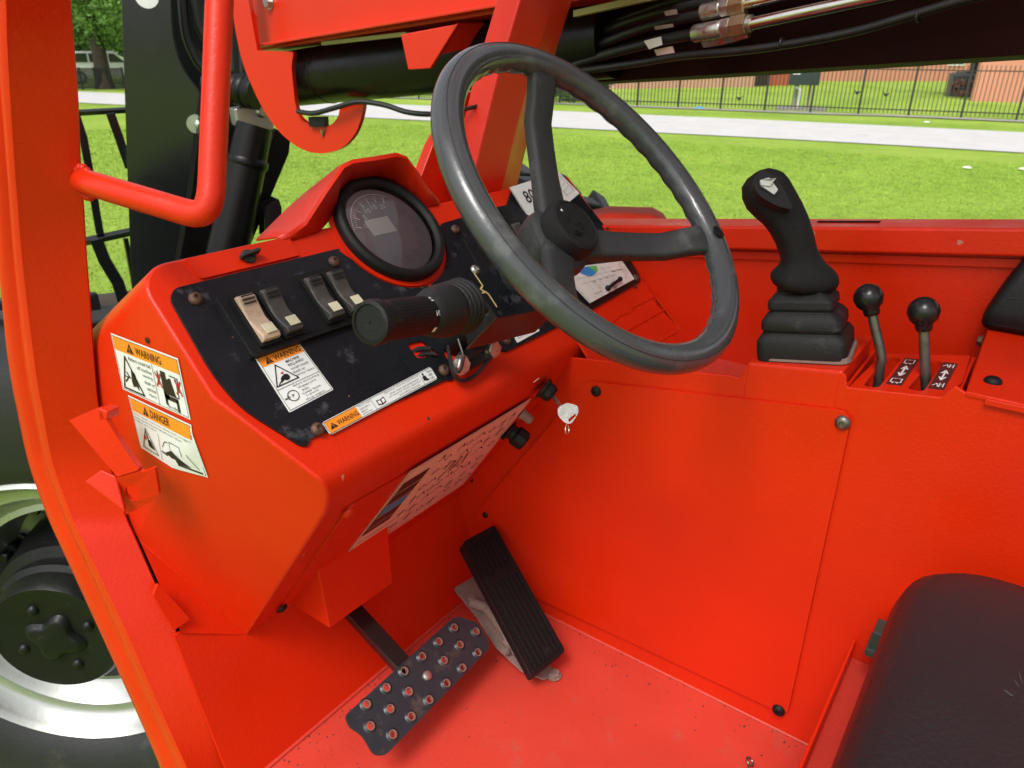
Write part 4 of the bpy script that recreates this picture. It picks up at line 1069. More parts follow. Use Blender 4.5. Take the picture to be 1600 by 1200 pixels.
# oval plug where the right spoke meets the rim
p = wp(WR-.006, AS[1], -.0145); build('spoke_plug', MB().lathe([(.0085,0),(.0085,.0015),(.007,.002),(0,.002)], p, WN, 24), BLKPLAS, SW, smooth=40)
hub = build('hub', MB().lathe([(.033,-.060),(.041,-.066),(.043,-.080),(.040,-.098),(.032,-.115),(.026,-.135),(.026,-.17)], WC, WN, 48), SPOKEG, SW, smooth=40)
capo = build('hub_cap', MB().lathe([(.0335,-.068),(.0345,-.062),(.0345,-.048),(.0325,-.0415),(.029,-.0395),(.028,-.0405),(0,-.0405)], WC, WN, 56), GRIPM, SW, smooth=35)
hm = MB()
def hl(pts, wd=.0011):
    for A, B in zip(pts, pts[1:]):
        dx, dy = B[0]-A[0], B[1]-A[1]; l = math.hypot(dx, dy) or 1; c = WC+WX*(A[0]+B[0])/2+WY*(A[1]+B[1])/2-WN*.0402
        hm.box(c, (WX*dx+WY*dy)/2*1.05, (WX*-dy+WY*dx)/l*wd/2, WN*.0006)
hl([(-.012,.004),(-.003,.010),(-.004,.016)]); hl([(-.004,-.002),(.006,.001),(.008,-.004),(.003,-.009)]); hl([(-.016,-.010),(-.006,-.016),(-.001,-.013),(-.012,-.006),(-.016,-.010)]); hl([(-.012,-.010),(-.006,-.013)])
build('cap_symbol', hm, BLKPLAS, capo, smooth=0)
build('cap_chip', MB().lathe([(.0022,-.0402),(.0018,-.0398),(0,-.0398)], WC-WX*.010+WY*.020, WN, 3), INKW, capo, smooth=0)

# ---- steering column, bracket, gear knob
col = thing_part('steering_column')
build('column_tube', MB().lathe([(.022,-.15),(.022,-.30)], WC, WN, 32), BLKPLAS, col, smooth=40)
bkt = Plane(WC-FN*.150, FN)
bq = [(733,437),(765,412),(815,428),(866,500),(748,488),(720,452)]
top_b = rnd([bkt(738,440), bkt(768,414), bkt(830,405), bkt(880,478), bkt(778,497)], .004, 3)
build('bracket_plate', MB().poly(top_b, FN, .004), BLKPANEL, col, smooth=0, bevel=.001)
bl_, br_ = bkt(776,498,-.002), bkt(876,480,-.002)
build('bracket_apron', MB().poly([bl_, br_, br_-FN*.055-FE*.004, bl_-FN*.065-FE*.004], FE*-1, .003), mat('dark_red_black_bracket', (.03,.012,.011), .4), col, smooth=0, bevel=.001)
l0, l1 = bkt(738,440,-.002), bkt(776,498,-.002); nn_ = (l1-l0).cross(FN).normalized()
if nn_.dot(CAM-l0) < 0: nn_ = -nn_
build('bracket_cheek', MB().poly([l0, l1, l1-FN*.06, l0-FN*.03], nn_, .003), BLKPANEL, col, smooth=0, bevel=.001)
gm = MB()
def gline(pts, wd):
    for A, B in zip(pts, pts[1:]):
        a, b = bkt(*A, .0006), bkt(*B, .0006); t_ = (b-a).normalized(); n_2 = FN.cross(t_)*wd/2; ext = t_*wd*.4; gm.add([a-n_2-ext, b-n_2+ext, b+n_2+ext, a+n_2-ext], [(0,1,2,3)])
gline([(741,427),(754,446),(751,452),(763,459),(776,479)], .0020); gline([(748,459),(760,456)], .0014)
build('gear_symbol', gm, GOLD, col, smooth=0, recalc=False)
for u, v, m_ in ((742,422,ZINC),(724,442,BLKPLAS),(755,484,BLKPLAS)): screw(bkt(u, v), FN, .0058, m_, col)
hexbolt(bkt(798,502,-.03), -FE, .006, STEELD, col)
# clamp and large bolts at the foot of the column
for u, v in ((719,570),(768,545)): hexbolt(FACE(u, v, .022), (FN-FE*.6-X3*.2).normalized(), .0098, ZINC, col, 'clamp_bolt')
build('column_clamp', MB().box(FACE(745,560,.012), X3*.034, FE*.010, FN*.009).box(FACE(742,548,.02), X3*.028, FE*.007, FN*.008), BLKPAINT, col, smooth=0, bevel=.003)
build('ground_wire', MB().tube(spline([FACE(716,530,.035), FACE(724,560,.035), FACE(716,582,.034), FACE(703,560,.03), FACE(700,540,.03)], 6), .0018, 8), RUBHOSE, col)
build('wire', MB().tube(spline([FACE(700,545,.03), FACE(712,590,.012), FACE(738,590,.010), FACE(770,555,.02)], 6), .0026, 8), RUBHOSE, col)
st = thing_part('gear_selector', 'black ribbed gear selector with bellows, left of the column')
c0, c1, c2 = dep(588,503,.600), dep(664,492,.662), dep(722,478,.722)
ax = (c0-c1).normalized(); Ls = (c0-c1).length
mbx = MB(); SG = 72
rings = []
for h, r, rib in ((0,.0165,0),(.006,.0174,0),(.010,.0175,1),(Ls*.82,.0172,1),(Ls*.85,.0168,0),(Ls,.0162,0)):
    x_ = ax.cross(Z3).normalized(); y_ = ax.cross(x_)
    rings.append([c1+ax*h+(x_*math.cos(a)+y_*math.sin(a))*(r-(.0007 if rib and k % 2 else 0)) for k, a in enumerate([2*math.pi*k/SG for k in range(SG)])])
build('knob_grip', mbx.loft(rings), BLKPLAS, st, smooth=25)
build('knob_end_cap', MB().lathe([(.0168,-.004),(.0188,-.002),(.0190,.005),(.0180,.0085),(.0152,.0095),(.0147,.0080),(.0015,.0078),(.001,.0068),(0,.0068)], c0, ax, 48), BLKPLAS, st, smooth=35)
ax2 = (c1-c2).normalized(); L2 = (c1-c2).length; pf = []
pf = []
for k in range(4):
    t = k*.105; r = .0275-.0006*k; pf += [(r-.0040, L2*t), (r-.0008, L2*(t+.018)), (r, L2*(t+.045)), (r-.0010, L2*(t+.075)), (r-.0040, L2*(t+.094))]
pf += [(.0248, L2*.44), (.0254, L2*.52), (.0248, L2*.64), (.0235, L2*.76), (.0212, L2*.88), (.0195, L2*.97), (.0172, L2*1.02)]
build('bellows', MB().lathe(pf, c2, ax2, 56), BOOTM, st, smooth=50)
for a0, ch in ((40,'N'),(85,'2'),(-10,'1')):
    vs, fs = text2d(ch); x_ = ax.cross(Z3).normalized(); y_ = ax.cross(x_); tm = MB()
    base_ang = math.atan2((CAM-c1).dot(y_), (CAM-c1).dot(x_))+math.radians(a0-40)
    def cyl(x, y): a = base_ang+(.5-y)*.28; return c1+ax*(.004+(x)*.0045)+(x_*math.cos(a)+y_*math.sin(a))*.0186
    tm.add([cyl(x, y) for x, y in vs], fs); build('gear_digit', tm, INKW, st, smooth=0, recalc=False)

# ---- ignition, knob and lamp under the lip
sp = thing_part('ignition_switch')
ip = UNDER(848,605,.004)
IGA = (Vector((.25,-.75,-.55))).normalized()
build('switch_nut', MB().lathe([(.0175,0),(.0175,.004),(.0145,.006),(.0145,.015),(.011,.020),(.006,.021)], ip, IGA, 10), BLKPLAS, sp, smooth=30)
kn = thing_part('throttle_knob')
kp = UNDER(794,671,.004); KA = Vector((.35,-.7,-.6)).normalized()
build('knob', MB().lathe([(.020,0),(.020,.003),(.013,.005),(.013,.012),(.0175,.015),(.0175,.031),(.015,.035),(0,.035)], kp, KA, 9), BLKPLAS, kn, smooth=20, bevel=.001)
lp_ = UNDER(814,645,.004); build('indicator_lamp', MB().lathe([(.009,0),(.009,.006),(.0075,.008),(.0075,.018),(.006,.021),(0,.022)], lp_, KA, 16), DUSTY, T, smooth=40)
for pts in ([(833,605),(850,592)],):
    build('paint_chip', MB().box(UNDER(838,594,.0045), (UNDER(846,588)-UNDER(838,594))*.5, FN*.0005, un*.0006), PINKST, T, smooth=0)
build('lip_slot', MB().tube([UNDER(888,583,.004), UNDER(903,576,.004)], .004, 8), BLKPLAS, console)

# ---- pedals
bx = thing_part('pedal_box')
fr = lambda u, v, h=0: FRONT(u, v, h)
t0, t1 = fr(500,918,.0), fr(608,845,.0)
# box hanging off the bulkhead below the console
yb = .700
P_ = {}
q1, q2, q3, q4_ = aty(500,916,.705), aty(607,840,.705), aty(614,911,.700), aty(515,982,.700)
for q_ in (q1, q2): q_ += Z3*.03
mb = MB().loft([[q1, q2, q3, q4_], [q1+Vector((0,.12,0)), q2+Vector((0,.12,0)), q3+Vector((0,.075,0)), q4_+Vector((0,.075,0))]])
build('pedal_housing', mb, RED, bx, smooth=0, bevel=.002)
bp_ = thing_part('brake_pedal', 'black perforated brake pedal')
BN = Vector((0,-.60,.80)).normalized(); BP = Plane(atz(655,1072,.888), BN)
outl = rnd([BP(*c) for c in [(539,1118),(711,962),(748,972),(768,1010),(603,1180),(584,1180),(566,1148),(546,1136)]], [.006,.012,.012,.012,.008,.012,.012,.006], 4)
holes_px = [(709,981),(743,987),(685,1003),(718,1008),(746,1020),(659,1026),(693,1032),(722,1044),(631,1049),(697,1068),(603,1075),(638,1081),(670,1094),(572,1101),(609,1108),(642,1120),(578,1135),(613,1148)]
hp_ = [Vector(BP(*c)) for c in holes_px]
e1 = X3; e2 = BN.cross(X3).normalized()
hl_ = [ell(p, e1*.0048, e2*.0048, 14) for p in hp_]
bpl = build('pedal_plate', MB().poly(outl, BN, .0035, hl_), DARKSTEEL, bp_, smooth=0, bevel=.0006)
rm = [MB().lathe([(.0092,.0002),(.0078,.0018),(.0058,.0034),(.0048,.0034),(.0046,-.0035)], p, BN, 20, cap=False) for p in hp_]
R = random.Random(5)
for p in hp_: build('punched_collar', MB().lathe([(.0098,.0002),(.0080,.0014),(.0062,.0030)], p, BN, 20, cap=False), DARKSTEEL, bpl, smooth=60)
for p in hp_: build('punched_edge', MB().lathe([(.0062,.0030),(.0048,.0030),(.0047,-.0030)], p, BN, 20, cap=False), BAREST, bpl, smooth=30)
build('pivot_stud', MB().lathe([(.0075,0),(.0070,.003),(.004,.0045),(0,.0045)], BP(667,1056), BN, 16), ZINC, bpl)
pa, pb_ = BP(640,1052,-.014), aty(556,960,.735)
ad = (pb_-pa).normalized(); sx_ = ad.cross(BN).normalized()
build('pedal_arm', MB().box((pa+pb_)/2+ad*.02, ad*((pb_-pa).length/2+.02), sx_*.0145, sx_.cross(ad)*.008), BLKPAINT, bp_, smooth=0, bevel=.002)
acc = thing_part('accelerator_pedal', 'black ribbed rubber accelerator pedal')
aB, aT = atz(861,1033,.850), aty(747,834,.690)
adir = (aT-aB).normalized(); ah = X3-adir*X3.dot(adir); ah = (ah-Y3*.0).normalized(); an = ah.cross(adir).normalized()
if an.dot(CAM-aB) < 0: an = -an
AP = Plane(aB, an)
aout = rnd([AP(724,846), AP(773,820), AP(884,1017), AP(836,1055)], [.006,.008,.008,.008], 5)
am = MB().poly(aout, an, .010)
build('pedal_tread', am, RUBBER, acc, smooth=0, bevel=.003, bseg=3)
aA = [AP(724,846), AP(773,820), AP(884,1017), AP(836,1055)]
for k in range(7):
    t = (k+.75)/7.5; A = aA[0]*(1-t)+aA[1]*t; B = aA[3]*(1-t)+aA[2]*t; A, B = A*.96+B*.04, A*.03+B*.97
    for s_a, s_b in ((0,.28),(.36,1)):
        build('tread_rib', MB().box((A+(B-A)*s_a+A+(B-A)*s_b)/2+an*.0008, (B-A)*(s_b-s_a)/2, (aA[1]-aA[0]).normalized()*.0019, an*.0016), RUBBER, acc, smooth=0, bevel=.0006)
mid = aA[0]*.64*.5+aA[1]*.64*.5+aA[3]*.18+aA[2]*.18
build('tread_oval', MB().torus((aA[0]+aA[1])/2*.68+(aA[2]+aA[3])/2*.32+an*.0004, an, .015, .0012, 32, 6), RUBBER, acc, smooth=60)
build('pedal_frame', MB().poly([aA[0]-an*.0103, aA[1]-an*.0103, aA[2]-an*.0103, aA[3]-an*.0103], an, .016), BLKPLAS, acc, smooth=0, bevel=.004)
# dusty base casting under the accelerator
bz0 = FLOOR_Z+.003
Fz = Plane((0,0,bz0),(0,0,1))
cst = thing_part('accelerator_base', 'dusty pinkish metal base of the accelerator')
BS = Plane(atz(830,1040,.815), (an*.55+Z3*.45))
bo = rnd([BS(709,919), BS(742,900), BS(800,960), BS(868,1050), BS(852,1062), BS(815,1048), BS(775,1010), BS(744,962)], .006, 3)
build('base_plate', MB().poly(bo, BS.n, .004), DUSTY, cst, smooth=0, bevel=.001)
for (u1_, v1_, u2_, v2_, r1_) in ((735,940,760,950,.010),(760,950,790,990,.009),(775,965,800,1010,.008),(790,1000,825,1035,.009)):
    build('casting_rib', MB().tube([BS(u1_, v1_, .006), BS(u2_, v2_, .006)], r1_, 10), DUSTY, cst, smooth=60)
for u, v in ((737,936),(763,948),(790,1017),(822,1047)): hexbolt(BS(u, v, .012), BS.n, .0055, DUSTY, cst)
hexbolt(atz(866,1056,.803), (0,0,1), .009, DUSTY, cst)
0 and build('dust_patch', MB().poly(rnd([Fz(840,1058,-.0015), Fz(880,1050,-.0015), Fz(890,1066,-.0015), Fz(850,1080,-.0015), Fz(790,1050,-.0015)], .01), (0,0,1), .001), DUSTY, cst, smooth=0)

# black plate standing for shade in the slots between console and post, and grit lying on the floor
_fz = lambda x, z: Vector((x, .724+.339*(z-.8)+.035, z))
build('slot_shade_plate', MB().poly([_fz(.359,.9), _fz(.40,.9), _fz(.40,1.40), _fz(.359,1.40)], (0,-1,.339), .004), BLKPLAS, T, smooth=0)
gm_ = MB(); R = random.Random(21)
for k in range(260):
    if R.random() < .5: x, y = R.uniform(.37,.90), .72-abs(R.gauss(0,.03))
    elif R.random() < .5: x, y = .912-abs(R.gauss(0,.02)), R.uniform(.0,.71)
    else: x, y = R.uniform(.38,.90), R.uniform(.1,.71)
    q_ = R.uniform(.0006,.0017); gm_.ball((x,y,FLOOR_Z+q_*.5), q_, 5, 3, (R.uniform(.6,1.6),R.uniform(.6,1.4),.6))
build('grit', gm_, mat('dry_grit', (.10,.045,.03), .8, var=.5, vscale=300), T, smooth=80)['kind'] = 'stuff'

# ---- joystick
JS = thing_part('joystick', 'black joystick with grey thumb rocker on a rubber boot')
jb = Vector((.975,.218,jz(.218)+.001)); jd = depth(jb)
jn = Vector((0,.15,1)).normalized()
a1 = Vector((.12,-1,0)); a1 = (a1-jn*a1.dot(jn)).normalized(); a2 = jn.cross(a1)
def sq(c, hx, hy, rad=.3, n=5):
    o = []; pts = [(hx,hy),(-hx,hy),(-hx,-hy),(hx,-hy)]
    for i, (x, y) in enumerate(pts):
        px_, py_ = pts[i-1]; nx_, ny_ = pts[(i+1) % 4]; r = min(hx, hy)*rad
        da = Vector((px_-x, py_-y)).normalized()*r; db = Vector((nx_-x, ny_-y)).normalized()*r; p = Vector((x, y))
        A, B = p+da, p+db
        for j in range(n): t = j/(n-1); q_ = A*(1-t)**2+p*2*t*(1-t)+B*t*t; o.append(c+a1*q_.x+a2*q_.y)
    return o
build('boot_base_plate', MB().loft([sq(jb, .056,.047,.35), sq(jb+jn*.008, .056,.047,.35)]), DUSTY, JS, smooth=0, bevel=.001)
def pxv(u, v):   # point above the base, on the upright plane through it that faces the camera
    n = Vector((CAM.x-jb.x, CAM.y-jb.y, 0)).normalized(); return Plane(jb, n)(u, v)
levels = [(1259,553,.054,.046),(1259,540,.0555,.047),(1259,522,.055,.0465),(1259,513,.050,.042),(1258,510,.0455,.0385),(1258,504,.0495,.0415),(1258,492,.0485,.041),(1257,483,.0425,.036),(1257,479,.0370,.0315),(1256,474,.0405,.034),(1256,463,.0395,.033),(1256,455,.0320,.027),(1255,452,.0265,.0225),(1255,446,.0295,.025),(1255,437,.028,.0235),(1255,428,.022,.019)]
build('rubber_boot', MB().loft([sq(pxv(u, v), hx, hy, .26) for u, v, hx, hy in levels]), BOOTM, JS, smooth=30, bevel=.0012)
dj = jd/FPX
def gring(u, v, hw, hd, tilt, n=24, sup=.85):
    c = pxv(u, v); ex = (RIGHT*math.cos(tilt)+DOWN*math.sin(tilt)); ez = Vector((CAM.x-jb.x, CAM.y-jb.y, 0)).normalized()
    ez = (ez-ex*ez.dot(ex)).normalized(); o = []
    for k in range(n):
        b = 2*math.pi*k/n; cb = math.copysign(abs(math.cos(b))**sup, math.cos(b)); sb2 = math.copysign(abs(math.sin(b))**sup, math.sin(b))
        o.append(c+ex*hw*dj*cb+ez*hd*dj*sb2)
    return o
gs = [(1258,452,36,30,0),(1257,445,46,38,0),(1257,437,49,41,-.02),(1256,429,48,40,-.05),(1255,421,42,36,-.08),(1253,413,33,29,-.12),(1251,403,28,26,-.18),(1247,392,26,26,-.25),(1241,372,26.5,27,-.35),(1233,352,28,28,-.45),(1222,333,30,29,-.55),(1210,318,33,31,-.62),(1199,303,35,32,-.65),(1191,290,32.5,31,-.60),(1186,279,26,26,-.5),(1184,271,16,16,-.5),(1184,268,5,5,-.5)]
build('grip', MB().loft([gring(*g) for g in gs]), GRIPM, JS, smooth=70)
# black face plate on top of the grip, with the grey rocker
fpn = (ray(1205,300)*-1+Z3*.55+RIGHT*.35).normalized(); FPp = Plane(pxv(1206,296)-ray(1206,296)*.033, fpn)
fo = rnd([FPp(*c) for c in [(1181,274),(1193,264),(1214,278),(1239,322),(1236,327),(1214,322),(1186,306),(1178,292)]], [.004,.004,.01,.003,.004,.006,.008,.006], 4)
fpt = build('face_plate', MB().poly(fo, fpn, .012), BLKPLAS, JS, smooth=0, bevel=.0025, bseg=3)
build('rocker_bezel', MB().poly(rnd([FPp(*c, .0012) for c in [(1184,278),(1203,274),(1220,298),(1212,308),(1186,292)]], .002, 3), fpn, .002), BLKPLAS, fpt, smooth=0, bevel=.0006)
rk = [FPp(1188,281,.0015), FPp(1202,277,.0015), FPp(1216,296,.0015), FPp(1210,304,.0015), FPp(1189,290,.0015)]
build('thumb_rocker', MB().poly(rnd(rk, .001, 2), fpn, .002).poly([FPp(1188,281,.004), FPp(1206,279,.010), FPp(1213,278,.007), FPp(1203,291,.004), FPp(1189,289,.003)], fpn, .004), GREYR, fpt, smooth=0, bevel=.0007)

# ---- seat and its base
st_ = thing_part('seat', 'dark worn vinyl operator seat cushion')
mb = MB(); zt = 1.25; xa, xb_, ya, yb2 = .38, .845, -.52, .036
def srect(ins, z, crown_=0):
    pts = [Vector((xa+ins, yb2-ins, z)), Vector((xa+ins, ya+ins, z)), Vector((xb_-ins, ya+ins, z)), Vector((xb_-ins, yb2-ins, z))]
    return rnd(pts, [.05,.05,.06,.095-ins*.4], 8)
mb.loft([srect(.012,zt-.115), srect(.0,zt-.10), srect(.0,zt-.045), srect(.006,zt-.022), srect(.020,zt-.007), srect(.045,zt-.001), srect(.09,zt+.003), srect(.15,zt+.002)])
build('seat_cushion', mb, VINYL, st_, smooth=60)
build('seat_pan', MB().loft([srect(.03,zt-.15), srect(.03,zt-.116)]), BLKPLAS, st_, smooth=40)
c = Vector((.80,.047,1.135)); c = aty(1373,996,.047)
lt = thing_part('seat_latch'); build('latch_body', MB().box(c, (.016,0,0), (0,.007,0), (0,0,.018)), GREENBOX, lt, smooth=0, bevel=.002)
build('latch_tab', MB().box(c-Z3*.012-X3*.004, (.019,0,0), (0,.010,0), (0,0,.006)), GREENBOX, lt, smooth=0, bevel=.002)
sb_ = thing_part('seat_base')
build('riser_lip', MB().bx(.34,.9145,.074,.078,FLOOR_Z,1.022), RED, sb_, smooth=0, bevel=.001)
build('base_shelf', MB().bx(.34,.9145,-.6,.0738,.985,.990), REDF, sb_, smooth=0)
build('seat_box', MB().bx(.34,.9145,-.6,.037,.9905,1.118), RED, sb_, smooth=0, bevel=.002)
for u, v in ((1331,1038),(1266,1187)):
    p = aty(u, v, .074); hexbolt(p, (0,-1,0), .0065, RED, sb_)
wr = aty(1160,1195,.12)
tc_ = atz(1172,1190,FLOOR_Z+.006)
build('cotter_pin', MB().torus(tc_, (.2,-.5,.8), .006, .0016, 20, 6).tube([tc_+Vector((-.006,0,-.003)), tc_+Vector((-.03,-.012,-.006)), tc_+Vector((-.05,-.03,-.006))], .0014, 6), STEELD, T)

# ---- A post with grab bar and latch bracket
Rpx = [(100,-260),(113,-20),(119,62),(126,156),(130,262),(134,312),(139,400),(145,480),(149,540),(153,590),(158,638),(172,715),(198,802),(215,842),(246,912),(277,983),(322,1087),(361,1202),(395,1300)]
Lpx = [(-80,-260),(-48,-20),(-38,62),(-26,156),(-14,262),(-10,312),(-4,400),(3,480),(9,545),(16,595),(25,640),(43,722),(70,800),(90,846),(126,925),(158,995),(206,1100),(250,1202),(290,1300)]
Cpx = [(-10,-260),(8,-20),(11,62),(16,156),(23,262),(27,312),(34,400),(43,480),(51,545),(58,595),(67,645),(83,725),(112,806),(131,846),(166,920),(197,985),(245,1095),(293,1202),(335,1300)]
rings = []
PR, PC_ = Plane((.364,0,0),(1,0,0)), Plane((.312,0,0),(1,0,0))
Rp = spline([PR(*p) for p in Rpx], 4); Lp3 = spline([PC_(*p) for p in Lpx], 4); Cp = spline([PC_(*p) for p in Cpx], 4)
for r_, c_, l_ in zip(Rp, Cp, Lp3):
    sec = [r_+Y3*.06, r_+(c_-r_)*.0+Y3*.004, r_+(c_-r_)*.05, r_+(c_-r_)*.35, r_+(c_-r_)*.65, r_+(c_-r_)*.86, r_+(c_-r_)*.94+X3*.0005, c_+X3*.0]
    for t, o_ in ((.10,-.0020),(.22,-.0022),(.34,.0012),(.42,.0016),(.52,-.003),(.66,-.0055),(.80,-.0045),(.92,.002),(1.0,.012)):
        sec.append(c_+(l_-c_)*t+X3*o_)
    sec.append(l_+X3*.03)
    rings.append(sec)
build('front_post', MB().loft(rings), RED, T, smooth=32)
gb = [PR(128,283,-.01), PR(142,287,.012), dep(215,309,.69), dep(285,330,.678)]
corner = [dep(305,335,.674), dep(322,330,.672), dep(330,312,.671)]
path = spline(gb, 5)[:-1]+spline([dep(285,330,.678), dep(305,334,.674), dep(320,329,.672), dep(328,312,.671), dep(331,290,.671)], 5)[:-1]+spline([dep(331,290,.671), dep(337,150,.668), dep(343,0,.664), dep(352,-200,.66)], 4)
build('grab_bar', MB().tube(path, .0122, 20), RED, T, smooth=60)
mb = MB()
for k in range(14):
    a = 6.28*k/14; mb.ball(PR(133,285,.004)+Vector((0,math.cos(a)*.0145,math.sin(a)*.0145)), .0045, 8, 5)
build('grab_bar_weld', mb, RED, T, smooth=80)
# pillar / console weld
lb = thing_part('door_latch_bracket', 'red folded latch bracket with a round hole')
LPn = Vector((-.84,-.46,.16)); LP = Plane(POST(150,680,.03), LPn)
build('latch_strap', MB().poly(rnd([LP(108,657), LP(118,652), LP(153,637), LP(162,650), LP(204,716), LP(219,734), LP(183,745)], [.001,.002,.002,.003,.006,.004,.002]), LPn, .0075), RED, lb, smooth=0, bevel=.002, bseg=3)
build('latch_return', MB().poly([LP(153,637), LP(168,643), LP(168,656), LP(153,662)], LPn, .022), RED, lb, smooth=0, bevel=.002, bseg=3)
LQn = Vector((-.80,-.58,-.08)); LQ = Plane(LP(183,745), LQn)
build('latch_tab', MB().poly(rnd([LQ(182,747), LQ(219,735), LQ(224,738), LQ(242,731), LQ(249,772), LQ(232,787), LQ(197,804), LQ(190,785)], [.001,.003,.003,.001,.002,.002,.001,.001]), LQn, .005, [ell(LQ(207,771), LQn.cross(Z3).normalized()*.0082, Vector((0,0,1))*.0105, 24)]), RED, lb, smooth=0, bevel=.0018, bseg=3)
LRn = Vector((-.72,-.55,.34)); LR = Plane(LQ(183,747), LRn)
build('latch_gusset', MB().poly([LR(132,753), LR(158,734), LR(181,745), LR(196,802)], LRn, .005), RED, lb, smooth=0, bevel=.0018, bseg=3)
hg = thing_part('sill_gusset'); 
build('gusset_plate', MB().poly([FRONT(247,912,.01), FRONT(297,967,.01), FRONT(272,985,.01), FRONT(240,930,.01)], FRONT.n, .006), RED, hg, smooth=0)

# ---- right front post behind the wheel
rp_ = thing_part('cab_post', 'slanted red post behind the steering wheel')
Y78 = Plane((0,.80,0),(0,1,0))
lt_ = [(910,-480),(829,-80),(813,0),(778,117),(741,268),(733,303)]; ce = [(972,-480),(884,-80),(867,0),(841,75),(812,180),(783,300)]; rt = [(1020,-480),(915,-80),(894,0),(866,90),(830,200),(806,300)]
rings = []
for a, b, c in zip(lt_, ce, rt):
    A, B, C_ = Y78(*a), Y78(*b), aty(c[0], c[1], .84); rings.append([A+Y3*.05, A, B, C_, C_+Y3*.02])
build('post_tube', MB().loft(rings), RED, rp_, smooth=20, bevel=.003)
Y86 = Plane((0,.86,0),(0,1,0))
build('post_gusset', MB().poly([Y86(*c) for c in [(722,144),(782,143),(748,262),(735,310),(680,322),(655,284),(676,228)]], (0,-1,0), .02), RED, rp_, smooth=0, bevel=.002)
build('post_cable', MB().tube(spline([aty(720,172,.84), aty(745,166,.83), aty(772,157,.83), aty(790,158,.83)], 5), .0035, 8).tube(spline([aty(772,157,.83), aty(762,190,.84), aty(745,240,.85)], 5), .003, 8), RUBHOSE, rp_)

# ---- boom
BLKCYL = mat('dull_black_cylinder', (.0045,.004,.004), .34, spec=.25, rvar=.1, vscale=5, dirt=(.06,.04,.03), dirt_amt=.4, dscale=18, dthr=.62)
BD = ray(-483,220)
BOOM = Plane((1.45,1.0,1.8), (-1,.12,0)); bm_ = BOOM
boom = thing_part('boom', 'telescopic boom crossing overhead')
bn = BOOM.n
# outer red section: side plate + folded flange + bottom plate
sideq = [bm_(385,-90), bm_(388,0), bm_(400,74), bm_(812,6), bm_(1010,-30), bm_(1010,-90)]
build('boom_side_plate', MB().poly(sideq, bn, .008), REDFAR, boom, smooth=0)
fa_, fb_ = bm_(400,74), bm_(1010,-27)
dirb = (fb_-fa_).normalized(); upb = bn.cross(dirb); upb = upb if upb.z > 0 else -upb
build('boom_flange', MB().box((fa_+fb_)/2+bn*.012, (fb_-fa_)/2, bn*.020, upb*.004), REDFAR, boom, smooth=0, bevel=.002)
build('boom_bottom_plate', MB().box((fa_+fb_)/2-bn*.26-upb*.006, (fb_-fa_)/2, bn*.25, upb*.004), REDFAR, boom, smooth=0)
build('olive_strip', MB().box((bm_(900,19)+bm_(1010,-6))/2-bn*.02, (bm_(1010,-6)-bm_(880,23))/2, bn*.008, upb*.006), YEL, boom, smooth=0)
build('olive_strip', MB().box((bm_(500,68)+bm_(632,53))/2-bn*.01, (bm_(632,53)-bm_(500,68))/2, bn*.006, upb*.005), YEL, boom, smooth=0)
hexbolt(bm_(422,3), bn, .016, ZINC, boom)
mb = MB()
for k in range(5): mb.ball(bm_(395+.5*k,26+9*k,.004), .009, 8, 5)
build('weld_bead', mb, REDFAR, boom, smooth=80)
# hook shaped head plate
HP = Plane(bm_(460,100,.012), (-1,-.25,0)); hn = HP.n
ho = [HP(*c) for c in [(357,-90),(362,9),(370,62),(381,106),(403,156),(419,184),(441,212),(475,237),(509,241),(537,231),(556,209),(565,184),(569,160),(534,162),(531,169),(528,184),(516,197),(487,197),(467,184),(461,162),(455,103),(459,81),(402,79),(388,0),(384,-90)]]
hook = build('boom_head_plate', MB().poly(rnd(ho, [.001,.03,.05,.08,.1,.1,.1,.1,.1,.1,.1,.1,.015,.01,.05,.05,.06,.06,.05,.06,.08,.01,.001,.001,.001]), hn, .018), REDFAR, boom, smooth=0, bevel=.002)
build('grease_block', MB().box(HP(498,190,.0), (HP(510,190)-HP(486,190))/2, hn*.012, Z3*.014), BLKPLAS, hook, smooth=0)
build('grease_nipple', MB().lathe([(.008,0),(.006,.012),(.004,.018)], HP(504,203,.002), (0,0,-1), 8), BRASS, hook, smooth=30)
# round inner tube beneath
ca, cb_ = dep(452,124,depth(HP(455,124))+.17), dep(960,60,depth(bm_(960,60))+.17)
build('boom_cylinder', MB().tube([ca, ca*.82+cb_*.18, cb_], .082, 40), BLKCYL, boom, smooth=60)
cc_ = ca*.83+cb_*.17; build('cylinder_band', MB().lathe([(.083,-.004),(.084,0),(.083,.004)], cc_, (cb_-ca), 40), BLKCYL, boom)
build('sensor_cable', MB().tube(spline([HP(465,174,.01), HP(490,177,.02), HP(525,168,.025), HP(560,159,.02), HP(600,164,.02), HP(640,176,.02), HP(690,178,.02), HP(760,170,.02)], 6), .0075, 8), RUBHOSE, boom)
WG = Plane(bm_(680,80,.03), (-1,-.15,0))
wd = [WG(*c) for c in [(626,54),(638,109),(672,107),(716,37)]]
build('cylinder_stop', MB().poly(wd, WG.n, .012), REDFAR, boom, smooth=0, bevel=.002)
build('stop_web', MB().poly([WG(716,38,-.012), WG(757,36,-.09), WG(745,72,-.09), WG(690,85,-.012)], (-.3,-.8,-.3), .01), REDFAR, boom, smooth=0)
